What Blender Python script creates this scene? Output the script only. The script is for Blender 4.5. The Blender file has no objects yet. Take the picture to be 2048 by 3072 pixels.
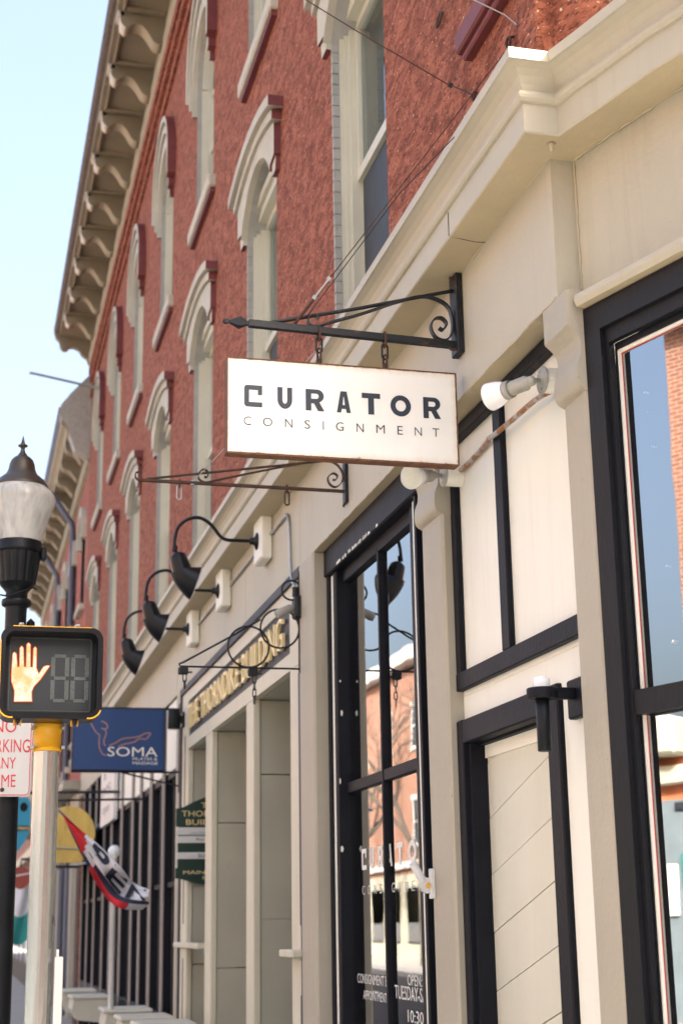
import bpy, math, random
from mathutils import Vector, Matrix
from mathutils.geometry import tessellate_polygon
random.seed(7)
sc = bpy.context.scene
COL = sc.collection
PI = math.pi

# ---------------------------------------------------------------- camera
cd = bpy.data.cameras.new('camera'); cam = bpy.data.objects.new('camera', cd); COL.objects.link(cam)
cd.sensor_fit = 'VERTICAL'; cd.sensor_height = 36.0; cd.sensor_width = 24.0
cd.lens = 4500 / 3072 * 36.0
cd.clip_start = 0.05; cd.clip_end = 2000
RX = (0.97053, 0.04821, 0.23611); RY = (-0.24095, 0.25920, 0.93529); RZ = (-0.01596, -0.96462, 0.26322)  # world axes seen from the camera
cam.matrix_world = Matrix(((RX[0], -RX[1], -RX[2], 0.0), (RY[0], -RY[1], -RY[2], 0.0), (RZ[0], -RZ[1], -RZ[2], 1.6), (0, 0, 0, 1)))
cd.dof.use_dof = True; cd.dof.focus_distance = 6.2; cd.dof.aperture_fstop = 3.2
sc.camera = cam

# ---------------------------------------------------------------- light
SUN_TO = Vector((0.62, -0.50, 0.62)).normalized()
w = bpy.data.worlds.new('World'); sc.world = w; w.use_nodes = True
nt = w.node_tree; nt.nodes.clear()
sky = nt.nodes.new('ShaderNodeTexSky'); sky.sky_type = 'NISHITA'; sky.sun_disc = False
sky.sun_elevation = math.asin(SUN_TO.z); sky.sun_rotation = math.atan2(SUN_TO.x, SUN_TO.y)
sky.air_density = 1.0; sky.dust_density = 10.0; sky.ozone_density = 0.0
bg = nt.nodes.new('ShaderNodeBackground'); bg.inputs['Strength'].default_value = 0.15
wo = nt.nodes.new('ShaderNodeOutputWorld')
nt.links.new(sky.outputs[0], bg.inputs[0]); nt.links.new(bg.outputs[0], wo.inputs[0])
sl = bpy.data.lights.new('sun', 'SUN'); sl.energy = 4.2; sl.angle = math.radians(0.5); sl.color = (1.0, 0.95, 0.87)
sun = bpy.data.objects.new('sun', sl); COL.objects.link(sun)
sun.rotation_euler = SUN_TO.to_track_quat('Z', 'Y').to_euler(); sun.location = (10, -10, 30)
sc.view_settings.view_transform = 'Standard'; sc.view_settings.look = 'None'
sc.view_settings.exposure = 2.2; sc.view_settings.gamma = 1.0; sc.view_settings.use_curve_mapping = False
sc.render.engine = 'CYCLES'
sc.cycles.max_bounces = 8; sc.cycles.diffuse_bounces = 4; sc.cycles.transparent_max_bounces = 12

# ---------------------------------------------------------------- materials
def srgb(r, g, b):
    f = lambda c: ((c / 255) / 12.92) if c / 255 <= 0.04045 else (((c / 255) + 0.055) / 1.055) ** 2.4
    return (f(r), f(g), f(b))
def nodes_of(name):
    m = bpy.data.materials.new(name); m.use_nodes = True
    n = m.node_tree; n.nodes.clear()
    out = n.nodes.new('ShaderNodeOutputMaterial')
    return m, n, out
def N(n, typ, **kw):
    o = n.nodes.new(typ)
    for k, v in kw.items():
        if k in o.inputs: o.inputs[k].default_value = v
        else: setattr(o, k, v)
    return o
def mixc(n, fac, a, b):
    mx = n.nodes.new('ShaderNodeMix'); mx.data_type = 'RGBA'
    for sock, val in ((0, fac), (6, a), (7, b)):
        if hasattr(val, 'default_value') or hasattr(val, 'is_linked'): n.links.new(val, mx.inputs[sock])
        elif sock == 0: mx.inputs[0].default_value = val
        else: mx.inputs[sock].default_value = (*val[:3], 1)
    return mx.outputs[2]
def ramp(n, src, a, b):
    r = n.nodes.new('ShaderNodeMapRange'); r.inputs[1].default_value = a; r.inputs[2].default_value = b
    n.links.new(src, r.inputs[0]); return r.outputs[0]
def noise(n, vec, scale, detail=5, rough=.55, dist=0.0):
    t = n.nodes.new('ShaderNodeTexNoise'); t.inputs['Scale'].default_value = scale; t.inputs['Detail'].default_value = detail
    t.inputs['Roughness'].default_value = rough; t.inputs['Distortion'].default_value = dist
    n.links.new(vec, t.inputs['Vector']); return t.outputs['Fac']
def coords(n, scale=(1, 1, 1)):
    tc = n.nodes.new('ShaderNodeTexCoord'); mp = n.nodes.new('ShaderNodeMapping')
    mp.inputs['Scale'].default_value = scale; n.links.new(tc.outputs['Object'], mp.inputs[0]); return mp.outputs[0]
def M(name, col, rough=.6, var=.10, vs=2.5, bump=.15, bs=70, metal=0.0, dirt=None, damt=.5, dth=(.60, .68), ds=14, stretch=(1, 1, 1), bd=.004, spec=.5, streak=0, scol=(.30, .25, .17)):
    m, n, out = nodes_of(name); v = coords(n, stretch)
    p = N(n, 'ShaderNodeBsdfPrincipled'); p.inputs['Metallic'].default_value = metal
    p.inputs['Specular IOR Level'].default_value = spec
    f1 = noise(n, v, vs, 6)
    c = mixc(n, ramp(n, f1, .3, .7), tuple(x * (1 - var) for x in col), tuple(min(1, x * (1 + var * .6)) for x in col))
    if dirt:
        f2 = noise(n, v, ds, 8, .65); r = ramp(n, f2, *dth)
        mu = N(n, 'ShaderNodeMath', operation='MULTIPLY'); mu.inputs[1].default_value = damt; n.links.new(r, mu.inputs[0])
        c = mixc(n, mu.outputs[0], c, dirt)
    if streak:                                            # grime washed down the paint, brush lines
        v3 = coords(n, (1, 1, .07)); f4 = noise(n, v3, 16, 7, .7); f5 = noise(n, v, 1.1, 3)
        mm = N(n, 'ShaderNodeMath', operation='MULTIPLY'); n.links.new(ramp(n, f4, .50, .78), mm.inputs[0]); n.links.new(ramp(n, f5, .35, .65), mm.inputs[1])
        m2 = N(n, 'ShaderNodeMath', operation='MULTIPLY'); m2.inputs[1].default_value = streak; n.links.new(mm.outputs[0], m2.inputs[0])
        c = mixc(n, m2.outputs[0], c, scol)
    n.links.new(c, p.inputs['Base Color'])
    f3 = noise(n, v, bs, 4, .6)
    rr = N(n, 'ShaderNodeMapRange'); rr.inputs[3].default_value = max(0, rough - .08); rr.inputs[4].default_value = min(1, rough + .08)
    n.links.new(f1, rr.inputs[0]); n.links.new(rr.outputs[0], p.inputs['Roughness'])
    if bump:
        b = N(n, 'ShaderNodeBump'); b.inputs['Strength'].default_value = bump; b.inputs['Distance'].default_value = bd
        n.links.new(f3, b.inputs['Height']); n.links.new(b.outputs[0], p.inputs['Normal'])
    n.links.new(p.outputs[0], out.inputs[0]); return m
def rough_wall(name, light, dark, fleck, sc_=1.0):
    m, n, out = nodes_of(name); v = coords(n, (1, .42, 1)); v2 = coords(n)
    p = N(n, 'ShaderNodeBsdfPrincipled'); p.inputs['Roughness'].default_value = .85; p.inputs['Specular IOR Level'].default_value = .25
    big = noise(n, v2, .9, 4); mid = noise(n, v, 15 * sc_, 7, .66, .5); fine = noise(n, v, 60 * sc_, 4, .6)
    c = mixc(n, ramp(n, mid, .40, .60), dark, light)
    c = mixc(n, ramp(n, big, .35, .7), c, mixc(n, .4, c, tuple(x * .70 for x in light)))
    pit = ramp(n, fine, .545, .61); mu = N(n, 'ShaderNodeMath', operation='MULTIPLY'); mu.inputs[1].default_value = .75; n.links.new(pit, mu.inputs[0])
    c = mixc(n, mu.outputs[0], c, tuple(x * .35 for x in dark))
    fl = noise(n, v, 70 * sc_, 2, .5); c = mixc(n, ramp(n, fl, .675, .71), c, fleck)
    n.links.new(c, p.inputs['Base Color'])
    ad = N(n, 'ShaderNodeMath', operation='MULTIPLY_ADD'); ad.inputs[1].default_value = -.6
    n.links.new(fine, ad.inputs[0]); n.links.new(mid, ad.inputs[2])
    b = N(n, 'ShaderNodeBump'); b.inputs['Strength'].default_value = 1.0; b.inputs['Distance'].default_value = .022
    n.links.new(ad.outputs[0], b.inputs['Height']); n.links.new(b.outputs[0], p.inputs['Normal'])
    n.links.new(p.outputs[0], out.inputs[0]); return m
def glass(name, tint=(.8, .86, .86), gain=1.25, add=.04, rough=.0):
    m, n, out = nodes_of(name)
    t = N(n, 'ShaderNodeBsdfTransparent'); t.inputs[0].default_value = (*tint, 1)
    g = N(n, 'ShaderNodeBsdfGlossy'); g.inputs['Roughness'].default_value = rough; g.inputs[0].default_value = (.97, .98, 1, 1)
    fr = N(n, 'ShaderNodeFresnel'); fr.inputs[0].default_value = 1.5
    ma = N(n, 'ShaderNodeMath', operation='MULTIPLY_ADD'); ma.inputs[1].default_value = gain; ma.inputs[2].default_value = add; ma.use_clamp = True
    n.links.new(fr.outputs[0], ma.inputs[0])
    v = coords(n); nz = noise(n, v, 1.3, 2); b = N(n, 'ShaderNodeBump'); b.inputs['Strength'].default_value = .035; b.inputs['Distance'].default_value = .02
    n.links.new(nz, b.inputs['Height']); n.links.new(b.outputs[0], g.inputs['Normal'])
    mx = N(n, 'ShaderNodeMixShader'); n.links.new(ma.outputs[0], mx.inputs[0]); n.links.new(t.outputs[0], mx.inputs[1]); n.links.new(g.outputs[0], mx.inputs[2])
    n.links.new(mx.outputs[0], out.inputs[0]); return m
def emis(name, col, s):
    m, n, out = nodes_of(name); e = N(n, 'ShaderNodeEmission'); e.inputs[0].default_value = (*col, 1); e.inputs[1].default_value = s
    n.links.new(e.outputs[0], out.inputs[0]); return m
def brick_mat(name, c1, c2, mortar, scale=1.0):
    m, n, out = nodes_of(name); tc = N(n, 'ShaderNodeTexCoord'); sp = N(n, 'ShaderNodeSeparateXYZ'); n.links.new(tc.outputs['Object'], sp.inputs[0])
    ad = N(n, 'ShaderNodeMath', operation='ADD'); n.links.new(sp.outputs[0], ad.inputs[0]); n.links.new(sp.outputs[1], ad.inputs[1])
    cb = N(n, 'ShaderNodeCombineXYZ'); n.links.new(ad.outputs[0], cb.inputs[0]); n.links.new(sp.outputs[2], cb.inputs[1])
    t = N(n, 'ShaderNodeTexBrick'); t.inputs['Color1'].default_value = (*c1, 1); t.inputs['Color2'].default_value = (*c2, 1); t.inputs['Mortar'].default_value = (*mortar, 1)
    t.inputs['Scale'].default_value = scale; t.inputs['Brick Width'].default_value = .22; t.inputs['Row Height'].default_value = .075; t.inputs['Mortar Size'].default_value = .009
    n.links.new(cb.outputs[0], t.inputs['Vector'])
    p = N(n, 'ShaderNodeBsdfPrincipled'); p.inputs['Roughness'].default_value = .85
    n.links.new(t.outputs[0], p.inputs['Base Color']); n.links.new(p.outputs[0], out.inputs[0]); return m

RED = rough_wall('painted_brick_red', (.42, .142, .082), (.185, .053, .030), (.70, .54, .35))
PINK = rough_wall('painted_brick_pink', (.46, .17, .13), (.34, .10, .075), (.6, .4, .3), .7)
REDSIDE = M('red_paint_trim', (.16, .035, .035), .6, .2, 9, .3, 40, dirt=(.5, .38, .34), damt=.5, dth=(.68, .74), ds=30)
BEIGE = M('beige_paint', (.385, .350, .275), .55, .07, 1.5, .55, 38, streak=.45, dirt=(.16, .12, .08), damt=.6, dth=(.685, .71), ds=40)
FRIEZE = M('frieze_paint', (.45, .413, .318), .55, .08, 1.2, .5, 32, streak=.36, dirt=(.20, .15, .09), damt=.55, dth=(.70, .725), ds=34)
SOFF = M('soffit_paint', (.47, .395, .255), .6, .10, 3, .8, 26, dirt=(.34, .26, .16), damt=.5, dth=(.64, .76), ds=20)
CREAM = M('cream_paint', (.80, .785, .69), .5, .04, 1.2, .3, 28, streak=.16, dirt=(.5, .42, .3), damt=.35, dth=(.72, .82), ds=16)
STONE = M('hood_stone_paint', (.49, .46, .37), .75, .10, 4, .5, 38, dirt=(.22, .19, .15), damt=.55, dth=(.60, .70), ds=24)
QUOIN = M('grey_reveal_brick', (.36, .355, .325), .8, .12, 8, .7, 26, dirt=(.2, .18, .16), damt=.6, dth=(.6, .7), ds=18)
WINFR = M('window_frame_paint', (.58, .56, .45), .45, .06, 4, .1, 50)
NEARBLK = M('charcoal_paint', (.0055, .0065, .011), .55, .25, 5, .5, 60, spec=.2, dirt=(.55, .5, .42), damt=.8, dth=(.745, .775), ds=22)
DKGREY = M('dark_grey_frame', (.0095, .0105, .0135), .5, .15, 4, .4, 45, spec=.22, stretch=(1, 1, .3))
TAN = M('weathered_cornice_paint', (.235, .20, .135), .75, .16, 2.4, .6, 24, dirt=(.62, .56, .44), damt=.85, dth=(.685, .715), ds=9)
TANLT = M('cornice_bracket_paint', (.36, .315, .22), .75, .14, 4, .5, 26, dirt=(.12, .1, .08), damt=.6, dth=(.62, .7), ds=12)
TANPALE = M('bracket_front_lit', (.62, .58, .50), .7, .12, 6, .4, 28)  # paler tan: light on the bracket fronts put into the colour
GUTTER = M('rusted_gutter', (.10, .075, .06), .7, .3, 12, .5, 30, dirt=(.4, .36, .3), damt=.5, dth=(.6, .66), ds=26)
SIGNW = M('sign_enamel_white', (.83, .815, .77), .32, .03, 2, .05, 40, dirt=(.52, .40, .26), damt=.5, dth=(.72, .80), ds=9)
RUST = M('rusted_edge', (.15, .065, .03), .8, .35, 18, .5, 60, dirt=(.06, .03, .02), damt=.7, dth=(.5, .62), ds=30)
NAVY = M('navy_letter_paint', (.018, .030, .050), .45, .2, 12, .1, 60, dirt=(.6, .6, .58), damt=.8, dth=(.76, .80), ds=40)
IRON = M('black_iron', (.015, .018, .022), .5, .3, 12, .35, 70, dirt=(.11, .05, .025), damt=.7, dth=(.58, .66), ds=16, metal=.35)
RUSTIRON = M('rusty_iron', (.085, .04, .025), .75, .35, 20, .5, 70, dirt=(.03, .03, .035), damt=.6, dth=(.5, .6), ds=22, metal=.2)
BLACK = M('gloss_black_enamel', (.006, .007, .010), .32, .2, 6, .04, 50, spec=.25)
LAMPBLK = M('street_lamp_black', (.007, .009, .012), .42, .3, 8, .15, 60, spec=.22)
GALV = M('galvanised_steel', (.42, .43, .42), .42, .15, 14, .1, 60, metal=.7)
GREYCAST = M('grey_cast_metal', (.36, .35, .31), .55, .15, 14, .4, 90, metal=.15)
CONDRUST = M('rusted_conduit', (.46, .45, .42), .5, .15, 12, .3, 60, metal=.3, dirt=(.30, .12, .035), damt=.95, dth=(.44, .54), ds=9)
BULB = M('white_lamp_glass', (.82, .84, .86), .12, .02, 3, .02, 40)
BULBF = M('frosted_lamp_face', (.72, .73, .62), .25, .06, 30, .4, 90)
ALU = M('brushed_aluminium_pole', (.50, .50, .48), .24, .06, 6, .12, 60, metal=.85, stretch=(1, 1, .08), dirt=(.4, .38, .34), damt=.5, dth=(.66, .74), ds=34)
YEL = M('signal_yellow_paint', (.80, .40, .008), .4, .06, 6, .06, 50)
PLATEW = M('white_aluminium_sign', (.62, .615, .60), .4, .03, 4, .03, 40)
SREDC = M('sign_red_print', (.62, .025, .04), .45, .08, 20, .02, 40)
COPPER = M('bronze_cap', (.075, .062, .050), .42, .18, 5, .12, 30, metal=.55)
FACEG = M('signal_face_dark', (.014, .020, .025), .35, .1, 8, .5, 420, bd=.001)
SEG = M('unlit_segment', (.085, .10, .10), .4, .5, 260, .4, 420, bd=.001)
GOLD = M('gold_leaf_letter', (.86, .68, .33), .35, .15, 10, .1, 50, metal=.1)
SLATE = M('slate_sign_panel', (.030, .034, .046), .6, .1, 3, .1, 40)
PORTAL = M('portal_paint', (.58, .545, .425), .5, .06, 2, .25, 30, streak=.3, dirt=(.34, .30, .22), damt=.4, dth=(.66, .76), ds=6)
BOARD = M('door_board_paint', (.62, .60, .49), .5, .06, 3, .45, 30, stretch=(1, 1, .4), streak=.15)
PORTST = M('portal_stone_panel', (.40, .385, .305), .55, .10, 1.6, .2, 30, dirt=(.30, .27, .2), damt=.4, dth=(.6, .75), ds=5)
GREEN = M('dark_green_sign', (.010, .035, .026), .4, .1, 5, .05, 40)
BLUE = M('soma_blue', (.008, .045, .165), .4, .05, 4, .03, 40)
LINEPINK = M('sign_line_rose', (.30, .17, .17), .5, .05, 5, 0, 40)
OFFW = M('off_white_print', (.74, .74, .70), .5, .04, 5, 0, 40)
FREDC = M('flag_red', (.55, .02, .03), .8, .06, 5, .2, 200)
FNAVY = M('flag_navy', (.015, .02, .045), .8, .06, 5, .2, 200)
FWHT = M('flag_white', (.66, .66, .70), .8, .05, 5, .2, 200)
YGOLD = M('gold_brushed_sign', (.62, .44, .11), .45, .25, 7, .5, 40, stretch=(1, 1, .25), dirt=(.3, .18, .04), damt=.6, dth=(.55, .65), ds=12)
SKYBL = M('turquoise_sign', (.02, .27, .44), .5, .08, 5, .05, 40)
TEAL = M('teal_cloth', (.03, .26, .25), .8, .1, 6, .2, 100)
BRICKD = M('rust_red_sign', (.30, .06, .04), .6, .1, 6, .05, 40)
DRAIN = M('slate_blue_drainpipe', (.09, .10, .14), .5, .1, 5, .05, 40)
DARKIN = M('dark_interior', (.035, .037, .04), .9, .3, .8, 0)
INTW = M('interior_grey_wall', (.22, .25, .25), .7, .08, 2, .05)
INTFL = M('interior_timber_floor', (.16, .10, .06), .6, .2, 6, .1)
CONCR = M('sidewalk_concrete', (.30, .29, .27), .85, .12, 1.2, .4, 60, dirt=(.1, .09, .08), damt=.5, dth=(.6, .75), ds=3)
ASPH = M('asphalt', (.05, .05, .052), .9, .2, 1.5, .6, 120)
KERB = M('granite_kerb', (.32, .31, .30), .8, .15, 8, .3, 80)
PAINTW = M('road_paint', (.7, .7, .68), .7, .1, 6, .1)
PLANT = M('planter_cream', (.52, .50, .41), .6, .08, 4, .2, 40)
BARK = M('bare_bark', (.10, .085, .07), .9, .3, 8, .6, 40)
BRK1 = brick_mat('orange_brick', (.29, .115, .065), (.22, .075, .042), (.36, .30, .25))
BRK2 = brick_mat('red_brick', (.33, .10, .06), (.25, .07, .045), (.45, .38, .32))
TAUPE = M('taupe_pilaster', (.22, .19, .17), .65, .1, 4, .2, 40)
SCREEN = M('insect_screen', (.022, .026, .034), .6, .1, 6, .2, 300)
PALEGL = M('painted_sky_reflection', (.34, .42, .48), .8, .06, 2, .05)  # pale sky reflection of the upper panes, put into a flat colour
G_SHOP = glass('shop_glass', gain=1.5, add=.08)
G_CORN = glass('corner_glass', gain=1.7, add=.27)
G_UP = glass('upper_glass', gain=.9, add=.0)
G_LAMP = glass('lamp_globe_glass', (.93, .93, .90), 1.0, .02, .12)

# ---------------------------------------------------------------- mesh helpers
class MB:
    def __init__(s): s.v = []; s.f = []; s.m = []; s.sm = []
    def add(s, vs, fs, mi=0, smooth=False):
        o = len(s.v); s.v += [tuple(v) for v in vs]
        for f in fs: s.f.append([i + o for i in f]); s.m.append(mi); s.sm.append(smooth)
        return s
    def box(s, x0, x1, y0, y1, z0, z1, mi=0):
        if x0 > x1: x0, x1 = x1, x0
        if y0 > y1: y0, y1 = y1, y0
        if z0 > z1: z0, z1 = z1, z0
        v = [(x, y, z) for z in (z0, z1) for y in (y0, y1) for x in (x0, x1)]
        return s.add(v, [(0, 2, 3, 1), (4, 5, 7, 6), (0, 1, 5, 4), (2, 6, 7, 3), (0, 4, 6, 2), (1, 3, 7, 5)], mi)
    def bbox(s, x0, x1, y0, y1, z0, z1, c=.01, mi=0):      # box with chamfered edges
        if x0 > x1: x0, x1 = x1, x0
        if y0 > y1: y0, y1 = y1, y0
        if z0 > z1: z0, z1 = z1, z0
        c = min(c, (x1 - x0) * .45, (y1 - y0) * .45, (z1 - z0) * .45)
        import itertools
        P = {}; vs = []
        for ix, iy, iz in itertools.product((0, 1), repeat=3):
            X = (x0, x1)[ix]; Y = (y0, y1)[iy]; Z = (z0, z1)[iz]; dx = c if ix == 0 else -c; dy = c if iy == 0 else -c; dz = c if iz == 0 else -c
            for a, p in enumerate(((X, Y + dy, Z + dz), (X + dx, Y, Z + dz), (X + dx, Y + dy, Z))): P[ix, iy, iz, a] = len(vs); vs.append(p)
        fs = []
        for a in range(3):
            o1, o2 = [k for k in range(3) if k != a]
            for e in (0, 1):
                q = []
                for u, w_ in ((0, 0), (1, 0), (1, 1), (0, 1)):
                    k = [0, 0, 0]; k[a] = e; k[o1] = u; k[o2] = w_; q.append(P[(*k, a)])
                if (e == 1) == (a == 1): q.reverse()
                fs.append(q)
        for a in range(3):
            o1, o2 = [k for k in range(3) if k != a]
            for u, w_ in itertools.product((0, 1), repeat=2):
                k0 = [0, 0, 0]; k1 = [0, 0, 0]; k0[a] = 0; k1[a] = 1
                for k in (k0, k1): k[o1] = u; k[o2] = w_
                fs.append([P[(*k0, o1)], P[(*k0, o2)], P[(*k1, o2)], P[(*k1, o1)]])
        for k in itertools.product((0, 1), repeat=3): fs.append([P[(*k, 0)], P[(*k, 1)], P[(*k, 2)]])
        return s.add(vs, fs, mi)
    def prism(s, pts, axis, a, b, mi=0, side=None, cap=True, holes=()):
        """pts: 2D outline in the plane normal to axis ('x': (y,z), 'y': (x,z), 'z': (x,y)); extruded from a to b"""
        def P(p, t): return {'x': (t, p[0], p[1]), 'y': (p[0], t, p[1]), 'z': (p[0], p[1], t)}[axis]
        loops = [list(pts)] + [list(h) for h in holes]
        allp = [p for l in loops for p in l]
        tri = tessellate_polygon([[Vector((p[0], p[1], 0)) for p in l] for l in loops])
        n = len(allp)
        if cap:
            s.add([P(p, a) for p in allp], [tuple(t) for t in tri], mi)
            s.add([P(p, b) for p in allp], [tuple(reversed(t)) for t in tri], mi)
        for li, l in enumerate(loops):
            k = len(l); vs = [P(p, a) for p in l] + [P(p, b) for p in l]
            for i in range(k):
                j = (i + 1) % k; sm = side(l[i], l[j], li) if side else mi
                s.add([vs[i], vs[j], vs[k + j], vs[k + i]], [(0, 1, 2, 3)], sm)
        return s
    def tube(s, pts, r, n=8, mi=0, closed=False, smooth=True):
        pts = [Vector(p) for p in pts]; k = len(pts); rs = r if isinstance(r, (list, tuple)) else [r] * k
        rings = []; up = None
        for i, p in enumerate(pts):
            if closed: t = pts[(i + 1) % k] - pts[i - 1]
            else: t = pts[min(i + 1, k - 1)] - pts[max(i - 1, 0)]
            t.normalize()
            if up is None:
                up = Vector((0, 0, 1)) if abs(t.z) < .9 else Vector((0, 1, 0))
            a = t.cross(up)
            if a.length < 1e-4: a = t.cross(Vector((1, 0, 0)))
            a.normalize(); b = a.cross(t).normalized(); up = b
            rings.append([p + (a * math.cos(q) + b * math.sin(q)) * rs[i] for q in [2 * PI * j / n for j in range(n)]])
        vs = [v for R_ in rings for v in R_]; fs = []
        for i in range(k if closed else k - 1):
            i2 = (i + 1) % k
            for j in range(n): fs.append((i * n + j, i * n + (j + 1) % n, i2 * n + (j + 1) % n, i2 * n + j))
        s.add(vs, fs, mi, smooth)
        if not closed: s.add(rings[0], [tuple(range(n))], mi); s.add(rings[-1], [tuple(reversed(range(n)))], mi)
        return s
    def lathe(s, prof, c, axis=(0, 0, 1), n=24, mi=0, smooth=True, flute=None, cap=True):
        """prof: (r, t) pairs along axis from c"""
        ax = Vector(axis).normalized(); a = ax.orthogonal().normalized(); b = ax.cross(a); c = Vector(c); vs = []
        for r, t in prof:
            for j in range(n):
                q = 2 * PI * j / n; rr = r * (flute(j, r, t) if flute else 1)
                vs.append(c + ax * t + (a * math.cos(q) + b * math.sin(q)) * rr)
        fs = []
        for i in range(len(prof) - 1):
            for j in range(n): fs.append((i * n + j, i * n + (j + 1) % n, (i + 1) * n + (j + 1) % n, (i + 1) * n + j))
        s.add(vs, fs, mi, smooth)
        if cap:
            s.add(vs[:n], [tuple(reversed(range(n)))], mi); s.add(vs[-n:], [tuple(range(n))], mi)
        return s
    def sweep(s, prof, path, z0=0, mi=0, mis=None, closed_prof=False):
        """prof: (offset to the street side, z); path: plan polyline (x, y); mitred"""
        P = [Vector(p) for p in path]; k = len(P); nor = []
        for i in range(k - 1):
            d = (P[i + 1] - P[i]).normalized(); nor.append(Vector((d.y, -d.x)))
        rows = []
        for (o, z) in prof:
            row = []
            for i in range(k):
                if i == 0: q = P[0] + nor[0] * o
                elif i == k - 1: q = P[-1] + nor[-1] * o
                else:
                    n1, n2 = nor[i - 1], nor[i]; mdir = (n1 + n2); mdir.normalize(); q = P[i] + mdir * (o / max(.25, mdir.dot(n1)))
                row.append((q.x, q.y, z + z0))
            rows.append(row)
        for r in range(len(rows) - 1):
            for i in range(k - 1): s.add([rows[r][i], rows[r][i + 1], rows[r + 1][i + 1], rows[r + 1][i]], [(0, 1, 2, 3)], mis[r] if mis else mi)
        for e in (0, k - 1): s.add([rw[e] for rw in rows], [tuple(range(len(rows)))], mi)
        return s
    def islands(s):
        par = list(range(len(s.v)))
        def find(i):
            while par[i] != i: par[i] = par[par[i]]; i = par[i]
            return i
        for f in s.f:
            a = find(f[0])
            for k in f[1:]: par[find(k)] = a
        groups = {}
        for f, m_, q in zip(s.f, s.m, s.sm): groups.setdefault(find(f[0]), []).append((f, m_, q))
        out = []
        for g in groups.values():
            mb = MB(); idx = {}
            for f, m_, q in g:
                nf = []
                for i in f:
                    if i not in idx: idx[i] = len(mb.v); mb.v.append(s.v[i])
                    nf.append(idx[i])
                mb.f.append(nf); mb.m.append(m_); mb.sm.append(q)
            out.append(mb)
        return out
    def build_each(s, name, mats, parent):
        return [b.build(name, mats, parent) for b in s.islands()]
    def xf(s, mat):
        s.v = [tuple(mat @ Vector(v)) for v in s.v]; return s
    def build(s, name, mats, parent=None, **props):
        if not isinstance(mats, (list, tuple)): mats = [mats]
        me = bpy.data.meshes.new(name); base = origin(parent)
        me.from_pydata([(v[0] - base.x, v[1] - base.y, v[2] - base.z) for v in s.v], [], s.f)
        for m in mats: me.materials.append(m)
        for p, i, q in zip(me.polygons, s.m, s.sm): p.material_index = i; p.use_smooth = q
        me.validate(); me.update()
        o = bpy.data.objects.new(name, me); COL.objects.link(o)
        if parent: o.parent = parent
        for k_, v_ in props.items(): o[k_] = v_
        return o
def origin(o):
    v = Vector((0, 0, 0))
    while o: v += o.location; o = o.parent
    return v
def thing(name, loc, label, cat, group=None):
    o = bpy.data.objects.new(name, None); COL.objects.link(o); o.location = loc; o.empty_display_size = .1
    o['label'] = label; o['category'] = cat
    if group: o['group'] = group
    return o
def tag(o, label, cat, group=None):
    o['label'] = label; o['category'] = cat
    if group: o['group'] = group
    return o
def struct(o): o['kind'] = 'structure'; return o
def copy_tree(o, parent=None, off=None, first=True):
    c = o.copy(); COL.objects.link(c); c.parent = parent
    if first and off: c.location = o.location + Vector(off)
    for ch in o.children: copy_tree(ch, c, None, False)
    return c
def smooth_pts(pts, sub=6, closed=False):
    pts = [Vector(p) for p in pts]; n = len(pts); out = []
    for i in range(n - 1):
        p0 = pts[max(i - 1, 0)]; p1 = pts[i]; p2 = pts[i + 1]; p3 = pts[min(i + 2, n - 1)]
        for j in range(sub):
            t = j / sub
            out.append(.5 * ((2 * p1) + (p2 - p0) * t + (2 * p0 - 5 * p1 + 4 * p2 - p3) * t * t + (3 * p1 - p0 - 3 * p2 + p3) * t ** 3))
    out.append(pts[-1]); return out
def curve_mesh(cu):
    o = bpy.data.objects.new('tmp', cu); COL.objects.link(o); bpy.context.view_layer.update()
    dg = bpy.context.evaluated_depsgraph_get(); me = bpy.data.meshes.new_from_object(o.evaluated_get(dg))
    v = [tuple(x.co) for x in me.vertices]; f = [list(p.vertices) for p in me.polygons]
    bpy.data.objects.remove(o); bpy.data.curves.remove(cu); bpy.data.meshes.remove(me)
    return v, f
def text2d(s_, bold=0.0, ext=.0):
    cu = bpy.data.curves.new('t', 'FONT'); cu.body = s_; cu.size = 1; cu.offset = bold; cu.extrude = ext; cu.resolution_u = 3
    return curve_mesh(cu)
def poly2d(loops, ext=0.0):
    cu = bpy.data.curves.new('p', 'CURVE'); cu.dimensions = '2D'; cu.fill_mode = 'BOTH'; cu.extrude = ext
    for l in loops:
        sp = cu.splines.new('POLY'); sp.points.add(len(l) - 1); sp.use_cyclic_u = True
        for p, q in zip(sp.points, l): p.co = (q[0], q[1], 0, 1)
    return curve_mesh(cu)
def fit_text(mb, s_, x0, x1, z0, z1, place, bold=0.0, ext=0.0, mi=0):
    """lettering scaled into the box x0..x1, z0..z1; place(u, w, d) -> world"""
    v, f = text2d(s_, bold, ext); xs = [p[0] for p in v]; ys = [p[1] for p in v]
    ax, bx_, ay, by = min(xs), max(xs), min(ys), max(ys)
    mb.add([place(x0 + (p[0] - ax) / (bx_ - ax) * (x1 - x0), z0 + (p[1] - ay) / (by - ay) * (z1 - z0), p[2]) for p in v], f, mi)
    return mb

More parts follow.
